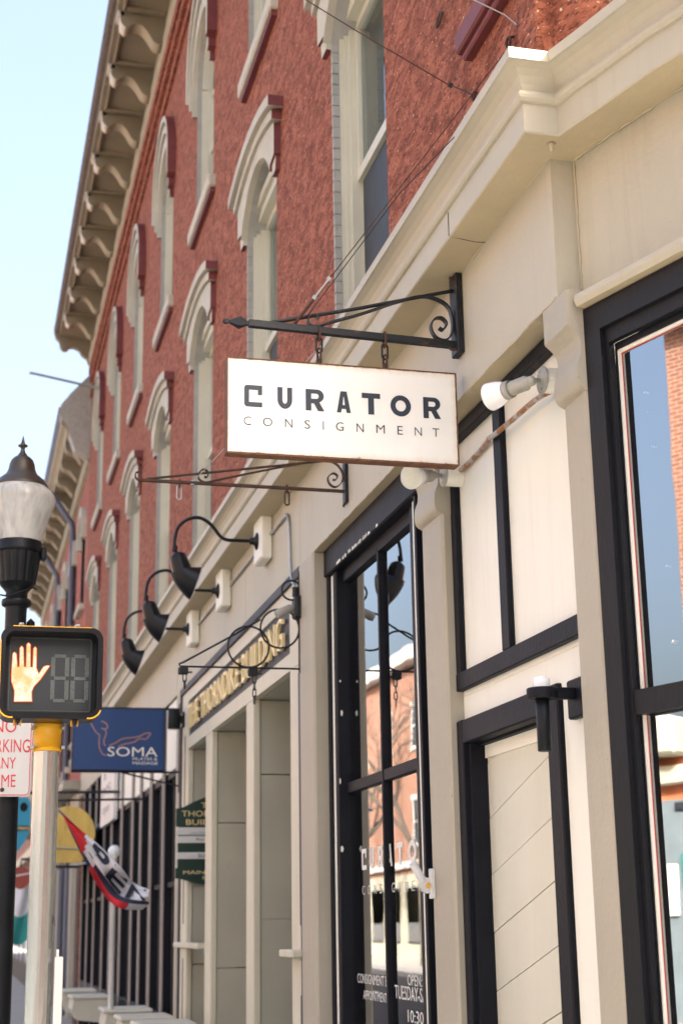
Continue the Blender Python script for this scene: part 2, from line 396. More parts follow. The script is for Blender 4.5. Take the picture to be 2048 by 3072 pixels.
# ================================================================ THE SETTING
struct(MB().add([(-400, -400, -.16), (400, -400, -.16), (400, 900, -.16), (-400, 900, -.16)], [(0, 1, 2, 3)]).build('ground', CONCR))
struct(MB().add([(-11.0, -200, -.13), (-1.0, -200, -.13), (-1.0, 600, -.13), (-11.0, 600, -.13)], [(0, 1, 2, 3)]).build('road', ASPH))
sw = MB(); sw.box(-.85, 14, 3.0, 300, -.3, 0.0); sw.box(-.85, 14, -14, 3.0, -.3, -.004)
struct(sw.build('sidewalk', CONCR))
struct(MB().box(-1.0, -.853, -14, 300, -.3, .003).build('kerb', KERB))
sw = MB(); sw.box(-15.5, -11.15, -60, 300, -.3, 0.0); struct(sw.build('sidewalk', CONCR))
struct(MB().box(-11.148, -11.0, -60, 300, -.3, .003).build('kerb', KERB))
mk = MB()
for i in range(30): mk.box(-6.08, -5.92, 2 + i * 6, 5 + i * 6, -.13, -.122)
struct(mk.build('road_marking', PAINTW))

# ================================================================ THE RED BRICK BUILDING
BL = thing('brick_building', (2.0, 15.0, 0), 'long red painted brick building with bracketed cornice and beige shopfronts', 'building')
Y1 = 26.8
WC = [10.26 + 2.86 * k for k in range(-1, 6)]        # window axes along the street
def arc_pts(hw, zs, rise, n=14, c=0.0):
    """segmental arch from (-hw, zs) over the top to (hw, zs)"""
    R_ = (hw * hw + rise * rise) / (2 * rise); cz = zs + rise - R_; a = math.asin(min(1, hw / R_))
    if rise > hw: a = PI - a
    return [(c + R_ * math.sin(-a + 2 * a * i / n), cz + R_ * math.cos(-a + 2 * a * i / n)) for i in range(n + 1)]
def opening2(c): return [(c - .58, 4.75)] + arc_pts(.58, 6.86, .33, 14, c) + [(c + .58, 4.75)]
def opening3(c): return [(c - .53, 8.30)] + arc_pts(.53, 9.85, .5299, 16, c) + [(c + .53, 8.30)]
# wall with arched openings
wall = MB()
outer = [(4.62, 4.40), (Y1, 4.40), (Y1, 11.80), (4.62, 11.80)]
loops = [outer] + [opening2(c) for c in WC] + [opening3(c) for c in WC]
pts = [p for l in loops for p in l]
tri = tessellate_polygon([[Vector((p[0], p[1], 0)) for p in l] for l in loops])
wall.add([(2.0, p[0], p[1]) for p in pts], tri)
CORN = [(2.0, 4.62), (2.05, 4.47), (2.16, 4.32), (2.35, 4.18), (2.6, 4.07), (2.95, 4.0), (3.5, 3.97), (14, 3.97)]
for a, b in zip(CORN[:-1], CORN[1:]): wall.add([(a[0], a[1], 4.4), (b[0], b[1], 4.4), (b[0], b[1], 11.8), (a[0], a[1], 11.8)], [(0, 1, 2, 3)])
wall.build('wall', RED, BL)
sh = MB()
sh.add([(14, 3.4, 0), (14, Y1, 0), (14, Y1, 12.6), (14, 3.4, 12.6)], [(0, 1, 2, 3)])
sh.add([(1.4, 3.0, 12.62), (14, 3.0, 12.62), (14, Y1, 12.62), (1.4, Y1, 12.62)], [(0, 1, 2, 3)])
sh.add([(2.02, Y1 - .01, 0), (14, Y1 - .01, 0), (14, Y1 - .01, 12.6), (2.02, Y1 - .01, 12.6)], [(0, 1, 2, 3)])
sh.add([(3.3, 3.36, 0), (14, 3.36, 0), (14, 3.36, 4.4), (3.3, 3.36, 4.4)], [(0, 1, 2, 3)])
sh.build('outer_shell', RED, BL)
inn = MB(); inn.add([(3.0, 4.8, 4.7), (3.0, Y1 - .1, 4.7), (3.0, Y1 - .1, 12.4), (3.0, 4.8, 12.4)], [(0, 1, 2, 3)])
inn.add([(2.0, 4.8, 8.0), (3.0, 4.8, 8.0), (3.0, Y1, 8.0), (2.0, Y1, 8.0)], [(0, 1, 2, 3)])
inn.add([(2.0, 4.8, 4.68), (3.0, 4.8, 4.68), (3.0, Y1, 4.68), (2.0, Y1, 4.68)], [(0, 1, 2, 3)])
inn.build('interior', DARKIN, BL)
# corbel courses under the eaves
co = MB(); co.box(1.955, 2.0, 4.7, Y1, 11.42, 11.56); co.box(1.925, 2.0, 4.7, Y1, 11.56, 11.70); co.box(1.965, 2.0, 4.7, Y1, 11.12, 11.22); co.build('corbel_course', RED, BL)

def stepped_hood(c, mb, layers):
    """layers: (half width, foot z, spring z, rise, inner half width, inner spring, inner rise, x front); beads from the outside in"""
    for hw, zf, zs, rise, ihw, izs, irise, xf, zf2 in layers:
        o_ = arc_pts(hw, zs, rise, 18, c); i_ = arc_pts(ihw, izs, irise, 18, c)
        out = [(c - hw, zf)] + o_ + [(c + hw, zf)] + [(c + ihw, zf2)] + list(reversed(i_)) + [(c - ihw, zf2)]
        k = len(o_) + 2
        def side(p, q, li, out=out, hw=hw, zs=zs):
            my = (p[0] + q[0]) / 2 - c; mz = (p[1] + q[1]) / 2
            return 1 if (abs(my) > ihw_max and p in outset and q in outset) else 0
        outset = set(out[:k]); ihw_max = -1
        mb.prism(out, 'x', xf, 2.0, 0, side)
def window(c, floor):
    if floor == 2: hw, zb, zh, arcs = .58, 4.75, 7.0, opening2(c)
    else: hw, zb, zh, arcs = .53, 8.30, 9.85, opening3(c)
    fr = MB()
    # brickmould, jambs and head, stepped toward the glass
    for dx, w_, xa, xb in ((0, .020, 2.046, 2.06), (.020, .014, 2.072, 2.08), (.034, .021, 2.10, 2.14)):
        for s_ in (-1, 1):
            a = c + s_ * (hw - dx); b = c + s_ * (hw - dx - w_); fr.box(xa, xb + .03, a, b, zb, zh + (.06 if floor == 2 else .0))
    if floor == 2:
        fr.box(2.045, 2.20, c - hw + .002, c + hw - .002, zh + .06, zh + .13); fr.box(2.075, 2.2, c - hw + .05, c + hw - .05, zh - .02, zh + .058)
        top = [(c - hw, zh + .13)] + [p for p in arc_pts(.578, 6.86, .40, 14, c) if p[1] > zh + .13] + [(c + hw, zh + .13)]
        fr.prism([(c - .56, zh + .12)] + [p for p in arc_pts(.56, 6.86, .32, 14, c) if p[1] > zh + .13] + [(c + .56, zh + .12)], 'x', 2.10, 2.2)
    else:
        o_ = arc_pts(.53, 9.85, .5299, 16, c); i_ = arc_pts(.475, 9.85, .4749, 16, c)
        fr.prism(o_ + list(reversed(i_)), 'x', 2.05, 2.15)
    w_ = fr.build('window', WINFR, BL)
    q = MB()                                             # painted brick reveals and arch soffit
    pts_ = arcs
    for a, b in zip(pts_[:-1], pts_[1:]): q.add([(2.0, *a), (2.0, *b), (2.25, *b), (2.25, *a)], [(0, 1, 2, 3)])
    for i in range(1): pass
    q.build('reveal', QUOIN, w_)
    if floor == 2 and c < 11:                            # painted brick courses of the far reveal, near enough to tell apart
        z_ = zb + .004; random.seed(int(c * 10))
        while z_ < 6.80:
            h_ = .066; MB().bbox(1.9995, 2.046, c + hw - random.uniform(.004, .008), c + hw + .02, z_, z_ + h_, .003).build('brick', QUOIN, w_); z_ += h_ + .007
    g = hw - .056; zm = 5.92 if floor == 2 else 9.15; zt = zh - .02 if floor == 2 else 9.80
    s1 = MB()                                            # sashes
    for s_ in (-1, 1):
        s1.box(2.14, 2.19, c + s_ * g, c + s_ * (g - .03), zm, zt); s1.box(2.175, 2.225, c + s_ * g, c + s_ * (g - .03), zb + .02, zm)
    s1.box(2.135, 2.19, c - g, c + g, zm - .02, zm + .05); s1.box(2.192, 2.225, c - g, c + g, zm - .035, zm + .03); s1.box(2.175, 2.225, c - g + .036, c + g - .036, zb + .02, zb + .09); s1.box(2.14, 2.19, c - g + .036, c + g - .036, zt - .05, zt)
    s1.build('sash', WINFR, w_)
    def pane(x, y0, y1, z0, z1, m): MB().box(x, x + .006, y0, y1, z0, z1).build('pane', m, w_)
    if floor == 3:
        MB().prism([(c - .47, 9.80)] + arc_pts(.47, 9.85, .4699, 14, c) + [(c + .47, 9.80)], 'x', 2.17, 2.176).build('pane', G_UP, w_)
    pane(2.165, c - g + .03, c + g - .03, zm + .04, zt - .04, G_UP)
    pane(2.20, c - g + .03, c + g - .03, zb + .06, zm, G_UP)
    MB().box(2.160, 2.163, c - g + .036, c + g - .036, zb + .06, zm - .03).build('insect_screen', SCREEN, w_)
    MB().box(2.26, 2.265, c - g + .02, c + g - .02, zm + .02, zt).build('pane_reflection_sheet', PALEGL, w_)  # added sheet, coloured to look like sky reflected in the upper pane
    si = MB()
    if floor == 2: si.bbox(1.94, 2.2, c - .70, c + .70, zb - .14, zb, .012)
    else: si.bbox(1.93, 2.2, c - .67, c + .67, zb - .13, zb, .014)
    si.build('sill', STONE if floor == 3 else STONE, w_)
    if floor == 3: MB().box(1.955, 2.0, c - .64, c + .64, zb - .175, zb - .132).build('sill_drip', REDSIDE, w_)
    h = MB()
    if floor == 2:
        for hw_, z0_, z1_, xf in ((.84, 7.250, 7.335, 1.886), (.785, 7.175, 7.249, 1.922)):   # cap mouldings, gently bowed
            t_ = arc_pts(hw_, z1_, .13, 20, c); b_ = arc_pts(hw_, z0_, .13, 20, c)
            h.prism(t_ + list(reversed(b_)), 'x', xf, 2.0, 0, lambda p, q, li, t_=set(t_), hw_=hw_: 1 if ((p in t_ and q in t_) or abs((p[0] + q[0]) / 2 - c) > hw_ - .02) else 0)
        hood_layer(h, c, .735, 6.93, 7.174, .13, .582, 6.862, .331, 1.948, 6.91)
        for s_ in (-1, 1):
            h.prism([(c + s_ * .583, 6.82), (c + s_ * .70, 6.82), (c + s_ * .72, 6.928), (c + s_ * .583, 6.908)][::s_], 'x', 1.966, 2.0, 0, lambda p, q, li, c=c: 1 if (abs((p[0] + q[0]) / 2 - c) > .66 or max(p[1], q[1]) < 6.83) else 0)
    else:
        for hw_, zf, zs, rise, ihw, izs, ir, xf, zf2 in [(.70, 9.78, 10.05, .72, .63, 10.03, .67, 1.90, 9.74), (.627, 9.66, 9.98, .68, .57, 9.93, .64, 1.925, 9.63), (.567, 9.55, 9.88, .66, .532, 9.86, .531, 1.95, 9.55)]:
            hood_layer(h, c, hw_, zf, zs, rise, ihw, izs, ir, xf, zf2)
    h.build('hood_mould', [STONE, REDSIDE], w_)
    return w_
def hood_layer(h, c, hw, zf, zs, rise, ihw, izs, irise, xf, zf2):
    o_ = arc_pts(hw, zs, rise, 20, c); i_ = arc_pts(ihw, izs, irise, 20, c)
    flare = .0
    out = [(c - hw - flare, zf)] + o_ + [(c + hw + flare, zf)]
    inner = [(c + ihw, zf2)] + list(reversed(i_)) + [(c - ihw, zf2)]
    oset = set(out)
    h.prism(out + inner, 'x', xf, 2.0, 0, lambda p, q, li: 1 if ((p in oset and q in oset) or (abs(p[1] - q[1]) < .05 and max(p[1], q[1]) <= max(zf, zf2) + .001)) else 0)
for c in WC: window(c, 2); window(c, 3)

# ------------- eaves cornice with scrolled brackets
ev = MB()
prof = [(0, 11.70), (.05, 11.72), (.09, 11.80), (.09, 11.93), (.06, 11.95), (.06, 12.20), (.64, 12.25), (.65, 12.30), (.70, 12.32), (.735, 12.36), (.74, 12.43), (.70, 12.50), (0, 12.70)]
EP = [(2.0, Y1 - .12), (2.0, 4.0)]
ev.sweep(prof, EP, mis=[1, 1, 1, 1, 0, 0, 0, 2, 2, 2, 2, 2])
evo = ev.build('eaves_cornice', [TAN, TANLT, GUTTER], BL)
sf = MB()
def bracket(yc):
    b = MB(); s_ = .105
    pr = [(1.94, 12.22)] + [(1.94, 11.93)] + [tuple(p) for p in smooth_pts([(1.93, 11.86), (1.87, 11.83), (1.80, 11.87), (1.74, 11.97), (1.66, 12.06), (1.57, 12.075), (1.50, 12.02), (1.45, 12.02), (1.405, 12.08), (1.40, 12.18)], 4)] + [(1.40, 12.23)]
    b.prism([(p[0], p[1]) for p in pr], 'y', yc - s_, yc + s_, 0, lambda p, q, li: 2 if (p[0] < 1.47 and q[0] < 1.47) else (1 if p[1] < 12.15 else 0))  # front faces get the tone with the light painted in
    b.box(1.365, 1.45, yc - .105, yc + .105, 12.17, 12.235, 2)
    return b.build('bracket', [TAN, TANLT, TANPALE], evo)
YB = [14.9 - 1.19 * 3 + 1.19 * k for k in range(13)]
for yb in YB:
    if yb < Y1 - .2: bracket(yb)
for i in range(len(YB) - 1):                             # coffer beams on the soffit between brackets
    a = YB[i] + .16; b_ = YB[i + 1] - .16
    if b_ > Y1: continue
    cf = MB(); cf.bbox(1.46, 1.93, a, a + .08, 12.185, 12.23, .01); cf.bbox(1.46, 1.93, b_ - .08, b_, 12.185, 12.23, .01); cf.bbox(1.42, 1.455, a, b_, 12.185, 12.245, .008)
    cf.build('coffer', TAN, evo)
ep = MB(); ep.prism([(2.0, 11.70), (1.91, 11.76), (1.87, 11.86), (1.78, 11.92), (1.72, 12.02), (1.62, 12.06), (1.55, 12.05), (1.52, 12.0), (1.44, 11.98), (1.38, 12.05), (1.36, 12.16), (1.30, 12.22), (1.27, 12.30), (1.255, 12.38), (1.26, 12.48), (2.0, 12.69)], 'y', Y1 - .12, Y1 + .02)
ep.build('cornice_end_block', TAN, evo)

# ------------- shopfront cornice and frieze, turning the corner
PATH = [(2.0, Y1 - .02), (2.0, 4.68), (2.09, 4.68), (2.136, 4.523), (2.19, 4.353), (2.262, 4.105), (2.36, 3.86), (2.54, 3.62), (2.85, 3.42), (3.3, 3.34), (4.2, 3.30), (14, 3.30)]
cv = [(.16, 4.485), (.165, 4.512), (.178, 4.537), (.198, 4.556), (.222, 4.568)]
bead = [(.16, 4.437), (.172, 4.440), (.180, 4.450), (.183, 4.461), (.180, 4.472), (.172, 4.482)]
prof = [(0, 4.315), (.155, 4.32), (.16, 4.325), (.16, 4.430)] + bead + cv + [(.233, 4.57), (.233, 4.612), (.0, 4.64)]
sfc = MB(); sfc.sweep(prof, PATH, mis=[1] + [0] * (len(prof) - 2))
sfo = sfc.build('shopfront_cornice', [FRIEZE, SOFF], BL)
fz = MB(); fz.sweep([(-.20, 3.768), (-.004, 3.765), (0, 3.769), (0, 4.33)], PATH[:3] + [(2.13, 4.545)] , mis=[1, 0, 0])
fz.build('frieze', [FRIEZE, SOFF], BL)
fz = MB(); fz.sweep([(-.12, 3.74), (0, 3.74), (0, 4.33)], [(2.09, 4.679)] + PATH[3:], mis=[1, 0]); fz.build('corner_frieze', [FRIEZE, SOFF], BL)
for y in (9.0, 10.9, 12.8, 14.6, 17.6, 20.8):
    MB().box(1.9985, 2.0, y - .002, y + .002, 3.78, 4.31).build('frieze_joint', STONE, BL)
MB().prism([(1.60, 4.20), (1.62, 4.20), (1.66, 4.23), (1.66, 4.20)], 'y', 5.0, 5.01) if False else None
ck = MB(); ck.tube([(1.843, 5.395, 4.322), (1.90, 5.40, 4.3185), (1.96, 5.41, 4.3165), (1.998, 5.40, 4.3135)], .0022, 5); ck.tube([(1.8385, 5.395, 4.325), (1.8385, 5.393, 4.43)], .002, 5); ck.build('cornice_crack', SLATE, sfo)

random.seed(11)
def caulk(a, b, n_, r, nm, mat, jit=.004):
    a = Vector(a); b = Vector(b); mm = MB(); P_ = [a.lerp(b, i / n_) + Vector((random.uniform(-jit, jit) * .3, 0, random.uniform(-jit, jit))) for i in range(n_ + 1)]
    mm.tube(P_, [r * random.uniform(.3, 1.5) for _ in P_], 5); mm.build(nm, mat, sfo)
caulk((1.999, 4.68, 4.316), (1.999, 9.5, 4.316), 120, .0045, 'caulk_line', SOFF); caulk((2.0, 4.70, 3.767), (2.0, 8.6, 3.767), 110, .004, 'chipped_edge', SOFF, .003)
caulk((2.0915, 4.655, 4.314), (2.258, 4.105, 4.314), 24, .0055, 'caulk_line', SOFF); caulk((2.0905, 4.668, 3.80), (2.0905, 4.668, 4.31), 20, .004, 'caulk_line', SOFF)
MB().lathe([(.012, 0), (.016, -.004), (.008, -.012), (.007, -.03), (.002, -.034)], (1.963, 4.573, 4.318), (0, 0, 1), 10).build('paint_drip', SOFF, sfo)
# ------------- pilasters of the shopfront
def pilaster(y0, y1, x, name='pilaster', cap=True, mat=BEIGE, z1=3.766):
    m = MB(); m.bbox(x, x + .22, y0, y1, 0, z1, .012); m.bbox(x - .03, x + .05, y0 - .02, y1 + .02, 0, .32, .012)
    p = m.build(name, mat, BL)
    if cap:
        k = MB()
        pr = [(x - .06, z1), (x - .06, 3.635)] + [tuple(q) for q in smooth_pts([(x - .058, 3.63), (x - .030, 3.605), (x - .014, 3.575), (x - .014, 3.53), (x - .028, 3.49), (x - .032, 3.44), (x - .022, 3.405), (x + .01, 3.385)], 4)] + [(x + .06, 3.385), (x + .06, z1)]
        k.prism(pr, 'y', y0 - .004, y1 + .004)
        k.build('capital_bracket', BEIGE, p)
    return p
pilaster(4.615, 4.825, 2.06)
pilaster(6.30, 6.61, 2.06)
pilaster(8.60, 8.985, 1.985, cap=False)

# ------------- cream bay with dark battens and the boarded door
bay = MB(); bay.prism([(4.82, 2.55), (6.31, 2.55), (6.31, 3.78), (4.82, 3.78)], 'x', 2.135, 2.20); bay.box(2.135, 2.20, 6.245, 6.31, 0, 2.549); bay.box(2.135, 2.20, 4.82, 5.164, 0, 2.549); bay.box(2.135, 2.20, 5.1645, 6.245, 2.40, 2.549)
bayo = bay.build('bay_panel', CREAM, BL)
def batten(y0, y1, z0, z1, x0=2.105, nm='batten'):
    MB().bbox(x0, 2.136, y0, y1, z0, z1, .004).build(nm, NEARBLK, bayo)
batten(6.245, 6.305, 2.575, 3.74); batten(5.625, 5.715, 2.652, 3.72, 2.108); batten(4.83, 4.885, 2.652, 3.72); batten(4.83, 6.305, 2.572, 2.65, 2.102); batten(4.83, 6.30, 3.70, 3.762, 2.092, 'head_rail')
dr = MB()
dr.bbox(2.095, 2.16, 6.225, 6.300, 0, 2.44, .006); dr.bbox(2.112, 2.16, 5.170, 5.285, 0, 2.44, .006); dr.bbox(2.097, 2.16, 5.286, 6.224, 2.335, 2.438, .006)
dro = dr.build('door', NEARBLK, BL)
dj = MB(); dj.box(2.12, 2.34, 6.19, 6.2245, 0, 2.334); dj.box(2.13, 2.34, 5.22, 5.25, 0, 2.334); dj.box(2.161, 2.34, 5.25, 6.19, 2.325, 2.38); dj.build('door_jamb', NEARBLK, dro)
MB().box(2.185, 2.30, 5.25, 6.19, 2.27, 2.324).build('door_head', CREAM, dro)
# diagonal boards, clipped to the leaf
def clip(poly, f):
    out = []
    for i, p in enumerate(poly):
        q = poly[(i + 1) % len(poly)]; a, b = f(p), f(q)
        if a >= 0: out.append(p)
        if a * b < 0: t = a / (a - b); out.append((p[0] + (q[0] - p[0]) * t, p[1] + (q[1] - p[1]) * t))
    return out
dyb, dyt = 5.25, 6.19
for i in range(24):
    # boards run downward away from the camera: z = s*(y) + const ; perpendicular width .19
    c0 = -6.2 + i * .235
    sl_ = -.27
    f1 = lambda p, c0=c0: (p[1] - (sl_ * (p[0] - dyb) + c0 + 4.0)) - .004
    f2 = lambda p, c0=c0: ((sl_ * (p[0] - dyb) + c0 + 4.235) - p[1])
    pl = [(dyb, 0.02), (dyt, 0.02), (dyt, 2.27), (dyb, 2.27)]
    pl = clip(pl, f1); pl = clip(pl, f2) if len(pl) > 2 else []
    if len(pl) > 2: MB().prism(pl, 'x', 2.195 + random.uniform(-.003, .003), 2.23).build('board', BOARD, dro)
MB().box(2.222, 2.25, dyb, dyt, 0, 2.3).build('door_backing', DARKIN, dro)

# ------------- shop window with peeling black sashes
swd = MB()
swd.bbox(2.07, 2.165, 8.545, 8.60, 0, 3.70, .006); swd.bbox(2.08, 2.164, 8.40, 8.475, 0, 3.70, .006)
swd.bbox(2.07, 2.164, 6.735, 6.77, 0, 3.70, .004); swd.bbox(2.055, 2.164, 6.615, 8.602, 3.60, 3.77, .008); swd.box(2.12, 2.163, 6.62, 8.40, 3.53, 3.60)
swd.bbox(2.10, 2.163, 6.855, 6.94, .5, 3.60, .006); swd.bbox(2.06, 2.25, 6.62, 8.60, .0, .5, .01)
swo = swd.build('shop_window', NEARBLK, BL)
MB().bbox(2.085, 2.15, 8.476, 8.544, 0, 3.60, .006).build('cream_bead', CREAM, swo)
MB().bbox(2.088, 2.15, 6.775, 6.85, 0, 3.60, .006).build('cream_bead', CREAM, swo)
mu = MB(); mu.bbox(2.12, 2.163, 7.61, 7.64, .5, 3.56, .004); mu.build('mullion', NEARBLK, swo)
for a, b in ((6.94, 7.61), (7.64, 8.40)): mu = MB(); mu.bbox(2.125, 2.163, a, b, 2.30, 2.36, .004); mu.build('transom_bar', NEARBLK, swo)
for (a, b, z0, z1) in ((6.93, 7.615, .5, 2.31), (7.635, 8.41, .5, 2.31), (6.93, 7.615, 2.35, 3.56), (7.635, 8.41, 2.35, 3.56)): MB().box(2.147, 2.153, a, b, z0, z1).build('pane', G_SHOP, swo)
fl = MB(); random.seed(3)                                 # flakes of bare paint on the far stile and head
for i in range(4):
    z = random.uniform(1.6, 3.2); h_ = random.choice((.008, .012, .03)); x_ = random.uniform(2.083, 2.10); w_ = random.uniform(.008, .018); fl.prism([(x_, z), (x_ + w_ * .6, z - h_ * .2), (x_ + w_, z + h_ * .5), (x_ + w_ * .5, z + h_), (x_, z + h_ * .8)], 'y', 8.3975, 8.3995)
for i in range(22):
    y = random.uniform(7.3, 8.3); w_ = random.uniform(.012, .05); q_ = random.uniform(0, .012); fl.prism([(y, 3.602 + q_), (y + w_, 3.604), (y + w_ * .8, 3.604 + random.uniform(.008, .024)), (y + w_ * .2, 3.606 + random.uniform(.01, .02))], 'x', 2.0525, 2.0545)
fl.build('peeled_paint', CREAM, swo)['kind'] = 'stuff'
# room behind
rm = MB(); rm.box(2.166, 2.60, 8.415, 8.46, .5, 3.55, 0); rm.add([(2.18, 3.6, 0.0), (8, 3.6, 0.0), (8, 8.46, 0.0), (2.18, 8.46, 0.0)], [(0, 1, 2, 3)], 1); rm.add([(2.18, 6.55, 3.7), (8, 6.55, 3.7), (8, 8.6, 3.7), (2.18, 8.6, 3.7)], [(0, 1, 2, 3)], 0)
rm.add([(7.5, 3.6, 0), (7.5, 8.6, 0), (7.5, 8.6, 3.7), (7.5, 3.6, 3.7)], [(0, 1, 2, 3)], 2); rm.add([(2.62, 8.6, 0), (7.5, 8.6, 0), (7.5, 8.6, 3.7), (2.62, 8.6, 3.7)], [(0, 1, 2, 3)], 2); rm.add([(2.36, 6.50, 0), (7.5, 6.50, 0), (7.5, 6.50, 3.7), (2.36, 6.50, 3.7)], [(0, 1, 2, 3)], 2)
rm.add([(2.4, 3.6, 3.72), (8, 3.6, 3.72), (8, 6.5, 3.72), (2.4, 6.5, 3.72)], [(0, 1, 2, 3)], 0)
rm.build('shop_interior', [INTW, INTFL, DARKIN], BL)

# ------------- corner window following the curve
CW = [(2.068, 4.612), (2.10594, 4.49), (2.15881, 4.32), (2.235, 4.075), (2.335, 3.83), (2.52, 3.59), (2.84, 3.385), (3.3, 3.31)]
def strip(mb, path, off0, off1, z0, z1, mi=0):
    mb.sweep([(off0, z0), (off1, z0), (off1, z1), (off0, z1), (off0, z0)], path, mi=mi)
    return mb
def lerp_path(path, s0, s1):
    """part of a polyline between arc lengths"""
    out = []; acc = 0
    for a, b in zip(path[:-1], path[1:]):
        l = math.dist(a, b)
        if acc + l >= s0 and acc <= s1:
            t0 = max(0, (s0 - acc) / l); t1 = min(1, (s1 - acc) / l)
            p0 = (a[0] + (b[0] - a[0]) * t0, a[1] + (b[1] - a[1]) * t0); p1 = (a[0] + (b[0] - a[0]) * t1, a[1] + (b[1] - a[1]) * t1)
            if not out or math.dist(out[-1], p0) > 1e-5: out.append(p0)
            out.append(p1)
        acc += l
    return out
lip = MB(); lip.sweep([(-.12, 3.692), (.04, 3.692), (.05, 3.712), (.046, 3.735), (-.10, 3.738)], [(2.07, 4.605)] + CW[1:], mis=[1, 0, 0, 0]); lip.build('window_hood_lip', [FRIEZE, SOFF], BL)
cwm = MB()
strip(cwm, CW, -.02, .006, 3.59, 3.689); strip(cwm, lerp_path(CW, 0, .082), -.04, .006, 0, 3.59)
cwo = cwm.build('corner_window', DKGREY, BL)
S1 = 2.2
m = MB(); strip(m, lerp_path(CW, .082, S1), -.04, -.014, 3.535, 3.59); strip(m, lerp_path(CW, .082, .101), -.04, -.016, 0, 3.535); m.build('inner_frame', DKGREY, cwo)
m = MB(); strip(m, lerp_path(CW, .101, S1), -.055, -.02, 2.235, 2.315); strip(m, lerp_path(CW, .101, S1), -.055, -.02, .55, .65); m.build_each('transom_bar', DKGREY, cwo)
m = MB(); strip(m, lerp_path(CW, .1005, .106), -.06, -.041, 0, 3.51); strip(m, lerp_path(CW, .101, S1), -.06, -.041, 3.51, 3.535); m.build('sash_stile', NEARBLK, cwo)
m = MB(); strip(m, lerp_path(CW, .106, .113), -.06, -.048, .65, 3.50); strip(m, lerp_path(CW, .106, S1), -.06, -.048, 3.50, 3.51); m.build('cream_bead', CREAM, cwo)
m = MB(); strip(m, lerp_path(CW, .1135, .1148), -.060, -.0585, .65, 3.4955); strip(m, lerp_path(CW, .1135, S1), -.060, -.0585, 3.4965, 3.4985); m.build('red_gasket', SREDC, cwo)
gl = MB(); strip(gl, lerp_path(CW, .106, S1), -.066, -.061, 2.30, 3.51); gl.build('pane', G_CORN, cwo)
gl = MB(); strip(gl, lerp_path(CW, .106, S1), -.066, -.061, .64, 2.25); gl.build('pane', G_CORN, cwo)
m = MB(); strip(m, CW, -.12, .006, 0, .55); m.build('stall_riser', DKGREY, cwo)

# ------------- portal of the entrance
po = MB()
for (a, b) in ((9.03, 9.36), (10.63, 10.90), (12.50, 12.80), (13.86, 14.25)): po.bbox(2.005, 2.06, a, b, 0, 3.16, .008)
po.box(2.0055, 2.055, 9.03, 14.25, 3.158, 3.27); po.box(2.0055, 2.055, 9.03, 14.25, 3.60, 3.70); po.box(2.0055, 2.055, 9.03, 9.36, 3.27, 3.60); po.box(2.0055, 2.055, 13.86, 14.25, 3.27, 3.60)
por = po.build('entrance_portal', PORTAL, BL)
# stone-faced jambs facing up the street, in courses
for yj, x1 in ((10.63, 3.0), (12.50, 3.0), (13.86, 2.9)):
    zc = [0, .42, .86, 1.62, 2.62, 3.155] if yj < 12 else [0, 1.25, 2.40, 3.155]
    for a, b in zip(zc[:-1], zc[1:]): MB().bbox(2.06, x1, yj + .012, yj + .11, a + .003, b - .003, .004).build('stone_panel', PORTST, por)
MB().box(2.06, 3.0, 9.05, 14.2, 3.157, 3.19).build('portal_ceiling', PORTST, por)
m = MB(); m.box(3.0, 3.05, 9.05, 14.2, 0, 3.16); m.box(2.06, 3.0, 9.05, 14.2, -.001, .02); m.build('portal_back', PORTST, por)
m = MB(); m.box(2.45, 2.9, 13.835, 13.87, 0, 1.45); m.box(2.30, 2.9, 13.835, 13.87, 1.70, 2.78); m.build('dark_opening', BLACK, por)
m = MB(); m.box(2.02, 2.06, 9.026, 9.029, .2, 1.2); m.box(2.004, 2.01, 9.075, 9.115, .15, 1.18); m.box(2.004, 2.01, 9.075, 9.115, 1.58, 3.1); m.box(2.004, 2.01, 14.02, 14.08, .15, 1.3); m.box(2.004, 2.01, 14.02, 14.08, 1.6, 3.3); m.build_each('panel_slot', SLATE, por)
for (a, b, x) in ((9.0, 9.39, 1.93), (12.86, 14.30, 1.95)): MB().bbox(x, 2.055, a, b, 1.395, 1.44, .008).build('ledge', PORTAL, por)
m = MB(); m.bbox(1.985, 2.0045, 9.0, 14.3, 3.70, 3.764, .004); m.box(1.99, 2.03, 8.988, 9.026, 0, 3.764); m.box(1.99, 2.03, 14.252, 14.30, 0, 3.764); m.build('grey_fillet', SLATE, por)
MB().box(2.02, 2.05, 9.36, 13.86, 3.27, 3.60).build('name_panel', SLATE, por)
lt = MB()
v, f = text2d('THE THORNDIKE BUILDING', .0, .03)
ax = min(p[0] for p in v); bx_ = max(p[0] for p in v); ay = min(p[1] for p in v); by = max(p[1] for p in v)
lt.add([(1.995 - p[2] * .35, 13.76 - (p[0] - ax) / (bx_ - ax) * 4.25, 3.325 + (p[1] - ay) / (by - ay) * .215) for p in v], f)
lt.build_each('gilt_letter', GOLD, por)

